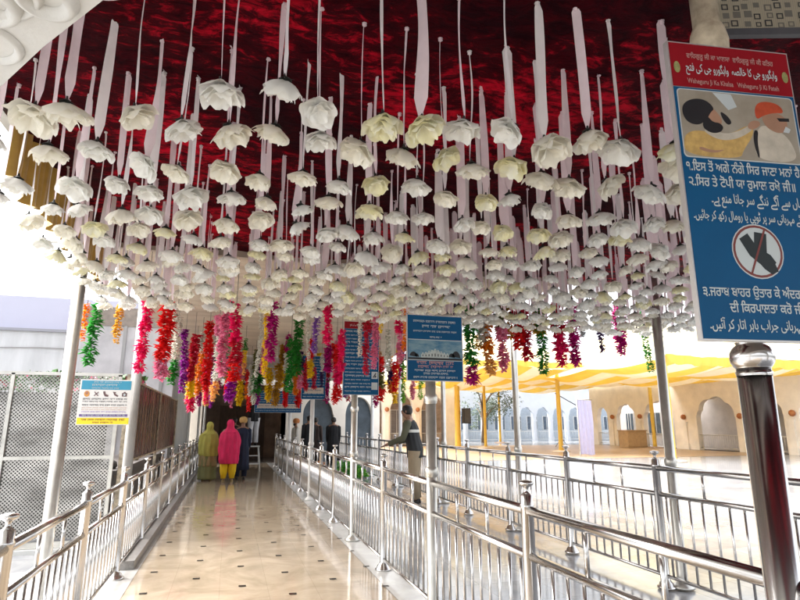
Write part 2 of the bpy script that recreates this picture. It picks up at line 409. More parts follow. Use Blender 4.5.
    ca = [(-.06, .045), (-.028, .065), (.0, .02), (.045, -.005), (.062, -.03), (.04, -.05), (.0, -.035), (-.03, -.01)]
    flat(c, [(x - .002, cz + z - .006) for x, z in ca], -.0021, 2)
    a = R(66); dx, dz = math.cos(a) * .084, math.sin(a) * .084; nx, nz = -math.sin(a) * .0035, math.cos(a) * .0035
    flat(c, [(-dx - nx, cz - dz - nz), (dx - nx, cz + dz - nz), (dx + nx, cz + dz + nz), (-dx + nx, cz - dz + nz)][::1], -.0025, 1)
    c.build('sock_symbol', [sign_white, mat('symbol ring brown red', (.16, .03, .025), .5), mat('printed sock', (.010, .018, .02), .6)], bd)
    return bd
def notice(t, w, h, y, zb, kind, x0=0., seed=1):
    b = MB()
    if kind == 'landscape':
        b.box(-w/2, w/2, 0, .02, 0, h); bd = b.build('sign_board', [sign_blue], t); bd.location = (x0, y, zb); board_frame(bd, w, h)
        q = MB()
        scribble(q, -.12, .14, .455, .022, -.001, 0, 1); scribble(q, -.2, .2, .415, .014, -.001, 0, 2); scribble(q, -.05, .06, .365, .014, -.001, 0, 3)
        scribble(q, -.17, .17, .135, .028, -.001, 1, 4); scribble(q, -.16, .16, .105, .022, -.001, 1, 5)
        scribble(q, -.19, .19, .075, .016, -.001, 0, 6); scribble(q, -.11, .11, .05, .016, -.001, 0, 7); scribble(q, -.2, .2, .018, .016, -.001, 0, 8)
        scribble(q, -.2, .2, .50, .018, -.001, 0, 20)
        q.build('lettering', [sign_white, sign_pink], bd)
        p = MB(); x0_, x1_, z0, z1 = -w/2 + .004, w/2 - .004, .175, .345
        flat(p, [(x0_, z0 - .006), (x1_, z0 - .006), (x1_, z1 + .006), (x0_, z1 + .006)], -.0006, 2)
        flat(p, [(x0_, z0), (x1_, z0), (x1_, z1), (x0_, z1)], -.001, 0)
        flat(p, [(x0_, z0), (x1_, z0), (x1_, z0 + .018), (x0_, z0 + .018)], -.0016, 1)
        # long pale palace with a row of domes, generic
        for i in range(9):
            xx = -.115 + i * .028; hh = (.03, .036, .045, .055, .066, .055, .045, .036, .03)[i]
            flat(p, [(xx - .015, z0 + .018), (xx + .015, z0 + .018), (xx + .015, z0 + .018 + hh), (xx - .015, z0 + .018 + hh)], -.0014, 3)
            flat(p, disc(xx, z0 + .018 + hh, .010, .014, 12, 0, pi), -.0015, 3)
            flat(p, [(xx - .004, z0 + .03), (xx + .004, z0 + .03), (xx + .004, z0 + .03 + hh * .4), (xx - .004, z0 + .03 + hh * .4)], -.0017, 1)
        for cx, rx, rz in ((-.2, .035, .045), (-.17, .02, .03), (.19, .04, .06), (.15, .03, .04)):
            flat(p, disc(cx if abs(cx) + rx < w/2 else math.copysign(w/2 - rx - .004, cx), z0 + .022, rx, rz, 14, 0, pi), -.0018, 1)
        p.build('picture', [sky_print, black_m, sign_white, mat('printed pale stone', (.42, .46, .44), .5, var=.15, vscale=30)], bd)
    elif kind == 'text':
        b.box(-w/2, w/2, 0, .02, 0, h - .1); b.box(-w/2, w/2, 0, .02, h - .098, h, 1); bd = b.build('sign_board', [sign_blue, sign_red], t); bd.location = (x0, y, zb); board_frame(bd, w, h)
        q = MB(); text_into(q, urdu("واہگورو جی کا خالصہ  واہگورو جی کی فتح"), 0, h - .055, .34, .035, y=-.001)
        for i in range(17):
            z = h - .15 - i * .052
            scribble(q, -w/2 + .02, (w/2 - .02) if i < 11 or i in (15,) else (w/2 - .12), z, (.024 if i % 3 == 0 else .016), -.001, 0, 40 + i)
        q.build('lettering', [sign_white, dark_grey], bd); q = MB()
        flat(q, [(w/2 - .1, .22), (w/2 - .012, .22), (w/2 - .012, .32), (w/2 - .1, .32)], -.001, 0)
        q2 = MB(); flat(q2, [(w/2 - .1, .07), (w/2 - .012, .07), (w/2 - .012, .17), (w/2 - .1, .17)], -.001, 0); q2.build('white_square', sign_white, bd)
        flat(q, [(w/2 - .085, .24), (w/2 - .07, .235), (w/2 - .03, .295), (w/2 - .045, .305)], -.0016, 1)
        flat(q, [(w/2 - .06, .235), (w/2 - .035, .24), (w/2 - .03, .265), (w/2 - .05, .27)], -.0016, 1)
        q.build('sock_symbol', [sign_white, dark_grey], bd)
    elif kind == 'panel':
        b.box(-w/2, w/2, 0, .02, 0, h); bd = b.build('sign_board', [sign_blue], t); bd.location = (x0, y, zb); board_frame(bd, w, h)
        q = MB()
        for i in range(int(h / .06) - 1):
            z = .04 + i * .06
            if .1 < z < .26: continue
            scribble(q, -w/2 + .03, w/2 - .03, z, .02, -.001, 0, 60 + i)
        flat(q, [(-w/2 + .06, .12), (w/2 - .04, .12), (w/2 - .04, .24), (-w/2 + .06, .24)], -.001, 1)
        scribble(q, -w/2 + .09, w/2 - .08, .165, .03, -.0018, 2, 77)
        q.build('lettering', [sign_white, mat('sign pale strip', (.5, .42, .34), .5), sign_blue], bd)
    return bd
# the near post carries the head-covering notice; its upper half is worn cream paint
t = thing('sign_post', 'stout steel post with a tall board of a red heading, two men and crossed-out socks', 'sign post', (1.62, 1.42, 0), 0, 'sign posts on the near railing')
b = MB(); b.lathe([(.11, .014), (.11, .03), (.075, .05), (.056, .07), (.05, .085), (.05, 1.70)], n=32); b.build('pole', steel_near, t)
b = MB(); b.lathe([(.051, 1.655), (.054, 1.668)] + [(.066 * math.cos(q_), 1.715 + .055 * math.sin(q_)) for q_ in [-.9, -.6, -.3, 0, .3, .6, .9]] + [(.046, 1.765)], n=32, capped=False); b.build('joint_ring', steel, t)
b = MB(); b.lathe([(.045, 1.78), (.045, 2.75), (.047, 2.8), (.062, 2.83), (.066, 2.88), (.058, 2.93), (.046, 2.96), (.046, 3.16)], n=28)
cp_ = b.build('pole', cream_pole, t); cp_['label'] = 'worn cream painted upper pole with a swollen joint'
b = MB(); b.box(.04, .075, -.02, .02, 2.40, 2.46); b.build('bracket', dark_grey, t)
caution_board(t, .455, 1.03, -.10, 1.757, R(-8), -.03)
notes = [(4.6, 'landscape', 'steel post with a blue board showing a pale domed building under dark sky'), (7.75, 'text', 'steel post with a narrow blue board of white text under a red heading'),
         (12.0, 'panel', 'small blue board with a pale strip on a distant post over the railing'), (16.65, 'panel', 'farthest blue board on the railing, above the people in dark clothes')]
for Y, kind, lab in notes:
    t = thing('sign_post', lab, 'sign post', (1.64, Y, 0), 0, 'sign posts on the near railing')
    pole_parts(t, 2.42 if Y < 5 else 2.9 if Y < 9 else 3.16, .045, (1.12, 1.72) if Y < 9 else (1.12,), steel_w if Y < 9 else white_paint)
    if kind == 'landscape': notice(t, .50, .56, -.08, 1.87, kind, .02)
    elif kind == 'text': notice(t, .50, 1.02, -.08, 1.91, kind, .07)
    elif Y == 12.0: notice(t, .5, .9, -.08, 2.03, kind, .0)
    else: notice(t, 1.3, .6, -.08, 1.85, kind, -.35)

# ------------------------------------------------------------------ red velvet canopy
def velvet():
    m, nt, p, N, L = new_mat('crushed red velvet')
    tc = N.new('ShaderNodeTexCoord'); mp = N.new('ShaderNodeMapping'); mp.inputs['Scale'].default_value = (1.0, 1.9, 1)
    L.new(tc.outputs['Object'], mp.inputs[0])
    n = N.new('ShaderNodeTexNoise'); n.inputs['Scale'].default_value = 8.5; n.inputs['Detail'].default_value = 11; n.inputs['Roughness'].default_value = .74; n.inputs['Distortion'].default_value = .6
    L.new(mp.outputs[0], n.inputs['Vector'])
    n2 = N.new('ShaderNodeTexNoise'); n2.inputs['Scale'].default_value = .9; n2.inputs['Detail'].default_value = 2
    L.new(tc.outputs['Object'], n2.inputs['Vector'])
    ad = N.new('ShaderNodeMath'); ad.operation = 'MULTIPLY_ADD'; ad.inputs[1].default_value = .62; ad.use_clamp = True
    L.new(n2.outputs[0], ad.inputs[0]); L.new(n.outputs[0], ad.inputs[2])
    r = N.new('ShaderNodeValToRGB'); e = r.color_ramp.elements
    e[0].position = .66; e[0].color = (.012, .0003, .002, 1); e[1].position = 1.0; e[1].color = (.48, .003, .018, 1)  # pile sheen, highlights and broad brighter patches painted into the base colour
    k = e.new(.84); k.color = (.045, .0003, .003, 1)
    L.new(ad.outputs[0], r.inputs[0]); L.new(r.outputs[0], p.inputs['Base Color'])
    p.inputs['Roughness'].default_value = .62; p.inputs['Sheen Weight'].default_value = 0; p.inputs['Sheen Tint'].default_value = (.8, .05, .08, 1); p.inputs['Specular IOR Level'].default_value = .04
    b = N.new('ShaderNodeBump'); b.inputs['Strength'].default_value = .6; b.inputs['Distance'].default_value = .02
    L.new(n.outputs[0], b.inputs['Height']); L.new(b.outputs[0], p.inputs['Normal'])
    return m
CZ = 3.2
def grid_sheet(mb, x0, x1, y0, y1, nx, ny, zf, mi=lambda i, j: 0):
    vs = [(x0 + (x1 - x0) * i / nx, y0 + (y1 - y0) * j / ny, zf(x0 + (x1 - x0) * i / nx, y0 + (y1 - y0) * j / ny)) for j in range(ny + 1) for i in range(nx + 1)]
    o = len(mb.v); mb.v += vs
    for j in range(ny):
        for i in range(nx):
            a = o + j * (nx + 1) + i; mb.f.append((a, a + 1, a + nx + 2, a + nx + 1)); mb.mi.append(mi(i, j)); mb.sm.append(True)
can = thing('canopy', 'crimson crushed velvet canopy stretched over the walkway, hung with white flowers', 'canopy', (0, 0, 0))
def vz(x, y):
    s = abs(((x + .1) / 1.25) % 1 - .5) * 2
    return CZ + .045 - .03 * (1 - s ** 4) + .022 * noise.noise(Vector((x * 1.3, y * 3.5, 2))) + .008 * noise.noise(Vector((x * 6, y * 9, 5)))
b = MB(); grid_sheet(b, -1.3, 5.4, -1.0, 5.72, 130, 150, vz); b.build('ceiling_cloth', velvet(), can)
b = MB(); b.box(-1.34, 5.44, 5.70, 5.76, 3.17, 3.25); b.build('edge_beam', mat('beige painted beam', (.42, .36, .28), .6, var=.15), can)
for xa in (-1.35, 5.39):
    b = MB(); b.box(xa, xa + .06, -1, 5.7, 3.17, 3.27); b.build('side_beam', steel_w, can)
b = MB(); n = 90   # gold pleated side curtain
vs = []; fs = []
for i in range(n + 1):
    y = 3.3 + 2.4 * i / n; x = -1.26 + .03 * math.sin(i * 1.4) + .01 * math.sin(i * .5)
    vs += [(x, y, 3.2), (x + .01 * math.sin(i), y, 2.82 + .03 * math.sin(i * .35))]
for i in range(n): fs.append((2*i, 2*i+2, 2*i+3, 2*i+1))
b.add(vs, fs, 0, True); b.build('gold_curtain', gold_cloth, can)
b = MB(); b.box(-1.3, 5.4, -1, 5.7, 3.30, 3.34); b.build('roof_board', mat('grey roof board', (.3, .29, .27), .8), can)

# ribbed ceiling beyond, then a plain one up to the gate
t = thing('corrugated_roof', 'beige ribbed sheet ceiling beyond the red canopy, above the coloured garlands', 'roof', (0, 0, 0))
b = MB(); ny = 600
vs = []; fs = []
for j in range(ny + 1):
    y = 5.8 + 9.0 * j / ny; z = 3.26 + .017 * math.sin(2 * pi * y / .15) + .012 * math.sin(y * 1.7)
    for i in range(9): vs.append((-1.35 + 5.3 * i / 8, y, z + .012 * noise.noise(Vector((i * .8, y * .5, 1)))))
for j in range(ny):
    for i in range(8): a = j * 9 + i; fs.append((a, a + 1, a + 10, a + 9))
b.add(vs, fs, 0, True); b.build('ceiling_sheet', mat('beige ribbed sheet', (.52, .44, .34), .6, var=.14, vscale=1.6, stretch=(.4, 2, 1)), t)
b = MB()
for x in (-1.3, .45, 2.2, 3.9): b.box(x - .03, x + .03, 5.8, 14.8, 3.30, 3.38)
b.build('purlin', steel_w, t)
t = thing('flat_ceiling', 'plain grey beige ceiling running from the ribbed roof to the arched gate', 'roof', (0, 0, 0))
b = MB(); b.box(-1.6, 4.0, 14.9, 23.8, 3.32, 3.4); b.build('ceiling_sheet', mat('grey beige board', (.40, .36, .30), .7, var=.12, vscale=1.2), t)
b = MB(); b.box(-1.6, 4.0, 14.82, 14.9, 3.02, 3.4); b.build('fascia', mat('grey beige fascia', (.36, .33, .28), .7, var=.2, vscale=3), t)

# ------------------------------------------------------------------ plaster eave at the entrance, upper left
t = thing('plaster_eave', 'white moulded plaster eave with round relief at the upper left corner', 'eave', (0, 0, 0))
edge = [(-2.6, 4.22), (-1.6, 3.03), (-.86, 2.09), (-.63, 1.78), (-.41, 1.51), (.25, .62), (.3, -.2), (-2.6, -.2)]
b = MB(); n = len(edge); z0, z1 = 2.65, 2.95
b.add([(x, y, z0) for x, y in edge] + [(x, y, z1) for x, y in edge], [tuple(range(n)), tuple(reversed(range(n, 2 * n)))] + [(i, (i + 1) % n, (i + 1) % n + n, i + n) for i in range(n)])
b.build('slab', plaster, t)
b = MB()
def ringrel(cx, cy, r, w, h):
    prof = [(r - w, 0), (r - w * .6, -h), (r - w * .25, -h * .8), (r, 0)]
    vs = []; fs = []; m_ = 48
    for rr_, hh in prof:
        for k in range(m_): a = 2 * pi * k / m_; vs.append((cx + rr_ * math.cos(a), cy + rr_ * math.sin(a), z0 + hh - .001))
    for i in range(3):
        for k in range(m_): k2 = (k + 1) % m_; fs.append((i * m_ + k, i * m_ + k2, (i + 1) * m_ + k2, (i + 1) * m_ + k))
    b.add(vs, fs, 0, True)
for cx, cy, r, w, h in ((-.70, 1.53, .135, .03, .018), (-.56, 1.54, .085, .045, .03), (-.73, 1.60, .10, .045, .03), (-.42, 1.38, .12, .03, .018), (-.40, 1.37, .08, .045, .03), (-.80, 1.80, .11, .03, .018), (-.98, 1.96, .13, .03, .018), (-.96, 1.95, .08, .045, .03),
                        (-.22, 1.16, .13, .03, .018), (-.20, 1.15, .08, .045, .03), (-.60, 1.30, .2, .03, .015), (-.9, 1.6, .2, .03, .015), (-.3, .9, .2, .03, .015)):
    ringrel(cx, cy, r, w, h)
b.build('relief_moulding', plaster, t)

# ------------------------------------------------------------------ patterned cloth panel at the upper right
t = thing('ceiling_panel', 'beige panel printed with dark little squares at the upper right corner', 'panel', (0, 0, 0))
m, nt, p, N, L = new_mat('beige lined print')
tc = N.new('ShaderNodeTexCoord'); w_ = N.new('ShaderNodeTexWave'); w_.inputs['Scale'].default_value = 40; w_.inputs['Distortion'].default_value = 1.0; w_.inputs['Detail'].default_value = 3
L.new(tc.outputs['Object'], w_.inputs['Vector']); r_ = N.new('ShaderNodeValToRGB'); r_.color_ramp.elements[0].color = (.24, .215, .16, 1); r_.color_ramp.elements[1].color = (.30, .26, .18, 1)
L.new(w_.outputs[0], r_.inputs[0]); L.new(r_.outputs[0], p.inputs['Base Color']); p.inputs['Roughness'].default_value = .8
t.location = (1.76, 1.49, 3.0); t.rotation_euler = (0, 0, R(-18))
b = MB(); b.box(0, 1.6, 0, .012, .03, .19); b.build('print_cloth', m, t)
b = MB(); b.box(-.015, 1.6, -.006, .018, .0, .03); b.build('trim', dark_grey, t)
b = MB(); rn = random.Random(3)
for i in range(36):
    for j in range(4):
        if rn.random() < .12: continue
        cx = .03 + i * .043 + rn.uniform(-.008, .008); cz = .052 + j * .04 + rn.uniform(-.008, .008); s_ = rn.uniform(.010, .015); mi = rn.choice((0, 0, 1)); w2 = s_ * .6
        if cz + s_ > .188: continue
        if rn.random() < .65:
            for (a0, b0, a1, b1) in ((-s_, -s_, s_, -w2), (-s_, w2, s_, s_), (-s_, -w2, -w2, w2), (w2, -w2, s_, w2)): flat(b, [(cx + a0, cz + b0), (cx + a1, cz + b0), (cx + a1, cz + b1), (cx + a0, cz + b1)], -.0012, mi)
        else: flat(b, [(cx - s_, cz - s_), (cx + s_, cz - s_), (cx + s_, cz + s_), (cx - s_, cz + s_)], -.0012, 1)
b.build('printed_squares', [mat('print dark', (.03, .03, .03), .8), mat('print grey', (.12, .11, .09), .8)], t)

# ------------------------------------------------------------------ hanging white flowers
def blossom(seed, mats):
    rn = random.Random(seed); mb = MB(); nt_, nr = 40, 6
    for L_, (Rr, drop, zt, npet, up) in enumerate([(.070, .040, .0, 5, 1), (.064, .042, -.007, 6, .8), (.052, .036, -.018, 5, .6), (.038, .028, -.030, 4, .4)]):
        ph = rn.uniform(0, 6.3); ph2 = rn.uniform(0, 6.3); tx, ty = rn.uniform(-.15, .15), rn.uniform(-.15, .15)
        vs = [(0, 0, zt)]; fs = []
        lob = [rn.uniform(.82, 1.15) for _ in range(npet + 1)]
        for i in range(1, nr + 1):
            f = i / nr
            for k in range(nt_):
                a = 2 * pi * k / nt_; pa = (a + ph) / (2 * pi) * npet; li = int(pa) % npet; fr = pa % 1
                notch = abs(math.sin(pi * fr)) ** .45
                r = Rr * f * (1 + (.15 * (notch - 1) + (lob[li] - 1) * notch) * f * f)
                ruff = math.sin(a * npet + ph2) * .009 * f ** 3 + math.sin(a * 9 + ph) * .0035 * f ** 3
                z = zt - drop * f ** 2.0 + ruff + (1 - notch) * .008 * f * f + .004 * noise.noise(Vector((math.cos(a) * 3, math.sin(a) * 3, seed + f * 3)))
                x, y = r * math.cos(a), r * math.sin(a)
                vs.append((x, y, z + x * tx + y * ty))
        for k in range(nt_): fs.append((0, 1 + k, 1 + (k + 1) % nt_))
        for i in range(nr - 1):
            for k in range(nt_):
                k2 = (k + 1) % nt_; o = 1 + i * nt_
                fs.append((o + k, o + nt_ + k, o + nt_ + k2, o + k2))
        mb.add(vs, fs, 0, True)
    return mb.mesh('blossom', mats)
BL = {c: [blossom(10 * ci + s, [m_]) for s in range(6)] for ci, (c, m_) in enumerate([('white', petal_w), ('cream', petal_c), ('pale yellow', petal_y)])}
def calyx_mesh():
    mb = MB(); mb.lathe([(.004, .022), (.006, .010), (.013, .004), (.024, -.004)], n=8, capped=False)
    for k in range(5):
        a = k * 1.256; mb.add([(.01 * math.cos(a - .4), .01 * math.sin(a - .4), .003), (.01 * math.cos(a + .4), .01 * math.sin(a + .4), .003), (.036 * math.cos(a), .036 * math.sin(a), -.006)], [(0, 1, 2)])
    return mb.mesh('calyx', [calyx_m])
CX = calyx_mesh()
RLEN = .60
def ribbon(seed, m_, w):
    rn = random.Random(seed); mb = MB(); n = 16; tw = rn.uniform(-.9, .9); ph = rn.uniform(-.3, .3); bow = rn.uniform(-.012, .012)
    vs = []; fs = []
    for i in range(n + 1):
        f = i / n; z = RLEN * (1 - f)
        ang = ph + tw * f + .15 * math.sin(f * 7 + seed)
        ww = w / 2 * (1 - .75 * max(0, (f - .88) / .12)) * (1 - .8 * max(0, (.04 - f) / .04))
        cx = bow * math.sin(f * pi); cy = bow * .7 * math.sin(f * pi * 1.3)
        fold = .25 * ww
        vs += [(cx - ww * math.cos(ang), cy - ww * math.sin(ang), z), (cx - fold * math.sin(ang), cy + fold * math.cos(ang), z), (cx + ww * math.cos(ang), cy + ww * math.sin(ang), z)]
    for i in range(n): fs += [(3*i, 3*i+3, 3*i+4, 3*i+1), (3*i+1, 3*i+4, 3*i+5, 3*i+2)]
    mb.add(vs, fs, 0, True)
    # the frayed end tied at the cloth
    mb.add([(-.012, 0, RLEN), (.012, .003, RLEN), (.004, -.006, RLEN - .022), (rn.uniform(-.03, .03), rn.uniform(-.02, .02), RLEN + .006), (0, .0, RLEN + .05)], [(0, 1, 2), (0, 2, 3), (0, 1, 4)], 0)
    mb.lathe([(.003, -.010), (.011, -.004), (.009, .004), (.013, .009), (.003, .016)], (rn.uniform(-.008, .008), 0, RLEN - .02), n=6)
    return mb.mesh('ribbon', [m_])
RBW = [ribbon(s, ribbon_m if s % 3 else ribbon_m2, w) for s, w in enumerate([.046, .040, .052, .044, .048, .042, .05, .038])]
RBN = [ribbon(30 + s, ribbon_m if s % 2 else ribbon_m2, w) for s, w in enumerate([.036, .03, .04, .02, .03, .044])]
CAMH = 1.5; PT = math.atan(.2236); YW = math.atan(170 / 572.8); FP = 559.
def proj(X, Y, Z):
    Z -= CAMH; f = X * math.sin(YW) + Y * math.cos(YW); r = X * math.cos(YW) - Y * math.sin(YW)
    d = f * math.cos(PT) + Z * math.sin(PT); u = -f * math.sin(PT) + Z * math.cos(PT)
    return 400 + FP * r / d, 300 - FP * u / d
cand = []
rn = random.Random(5)
ROWY = [1.76 + .328 * q for q in range(7)] + [3.98 + .236 * q for q in range(8)]
for j in range(15):
    for i in range(36):
        X = -1.14 + .175 * i + rn.uniform(-.035, .035); Y = ROWY[j] + rn.uniform(-.06, .06); zf = 2.625 + rn.uniform(-.03, .03)
        if j == 0 and X < -.24: continue
        if j == 1 and X < -.88: continue
        px, py = proj(X, Y, zf)
        if px < -40 or px > 840 or py < -60: continue
        hid = px > 705 + (py - 48) * .1
        if hid and rn.random() < .3: continue
        cand.append((hid, math.hypot(X, Y), j, i, X, Y, zf, rn.random()))
rowcount = {}
order = sorted(cand, key=lambda c: (c[0], c[1]))
indiv = sorted(order[:300], key=lambda c: (c[2], c[4])); rest = order[300:]
def pick(c):
    r = c[7]; col = 'white' if r < .46 else 'cream' if r < .82 else 'pale yellow'
    return col, int(r * 997)
for c in indiv:
    hid, _, j, i, X, Y, zf, r = c
    col, k = pick(c); rowcount[j] = rowcount.get(j, 0) + 1
    right = X > 1.0 + .0 * j
    rb = (RBW if (right or k % 7 == 0) else RBN); rib = rb[k % len(rb)]
    ang = (rn.uniform(-.45, .45)) if right else rn.uniform(.7, 2.1)
    if Y > 3.2 and right: ang = rn.uniform(-.9, .9)
    t = thing('hanging_flower', f"{col} cloth flower on a ribbon, {ordinal(rowcount[j])} from left, {ordinal(j + 1)} row of the red canopy", 'flower', (X, Y, zf), 0, 'white cloth flowers hanging from the red canopy')
    s = rn.uniform(.84, 1.16) * (1.08 if j < 2 else 1.0)
    link('blossom', BL[col][k % 6], t, (0, 0, 0), (rn.gauss(0, .25), rn.gauss(0, .25), rn.uniform(0, 6.3)), (s, s, s * rn.uniform(.85, 1.15)))
    link('calyx', CX, t, (0, 0, .004), (0, 0, rn.uniform(0, 6)))
    link('ribbon', rib, t, (0, 0, .012), (rn.uniform(-.02, .02), rn.uniform(-.02, .02), ang), (1, 1, (CZ - zf + .02) / RLEN))
mb = MB()
def bake(me, M, mi):
    mb.add([M @ v.co for v in me.vertices], [tuple(p.vertices) for p in me.polygons], mi, True)
for c in rest:
    hid, _, j, i, X, Y, zf, r = c
    col, k = pick(c); T = Matrix.Translation((X, Y, zf)); s = rn.uniform(.84, 1.16) * (1.08 if j < 2 else 1.0)
    bake(BL[col][k % 6], T @ Matrix.Rotation(rn.uniform(-.35, .35), 4, 'X') @ Matrix.Rotation(rn.uniform(0, 6.3), 4, 'Z') @ Matrix.Scale(s, 4), {'white': 0, 'cream': 1, 'pale yellow': 2}[col])
    bake(CX, T, 3)
    rb = RBW if k % 2 else RBN
    bake(rb[k % len(rb)], T @ Matrix.Translation((0, 0, .012)) @ Matrix.Rotation(rn.uniform(-.7, .9), 4, 'Z') @ Matrix.Diagonal((1, 1, (CZ - zf + .02) / RLEN, 1)), 4)
tag(mb.build('hanging_flower', [petal_w, petal_c, petal_y, calyx_m, ribbon_m]), 'mass of farther white and cream flowers on ribbons along the far edge of the canopy', 'flower', 'white cloth flowers hanging from the red canopy', 'stuff')

# ------------------------------------------------------------------ coloured garlands
GC = {'green': (.03, .26, .03), 'orange': (.85, .25, .01), 'gold': (.75, .43, .05), 'hotpink': (.80, .012, .14), 'red': (.78, .015, .015), 'pink': (.78, .24, .38), 'white': (.72, .70, .62),
      'violet': (.33, .01, .30), 'crimson': (.58, .008, .035), 'yellow': (.88, .60, .01), 'purple': (.06, .015, .09), 'olive': (.20, .19, .05), 'magenta': (.50, .005, .20), 'amber': (.52, .28, .02),
      'lilac': (.30, .12, .46), 'sky': (.36, .58, .62), 'lime': (.20, .52, .04), 'peach': (.85, .45, .14), 'grey': (.34, .34, .34)}
GN = {'hotpink': 'hot pink', 'sky': 'pale blue', 'lime': 'lime green', 'amber': 'ochre'}
GM = {k: mat('petals ' + k, v, .55, var=.22, vscale=25, trans=.42) for k, v in GC.items()}
string_m = mat('garland string', (.2, .2, .18), .8)
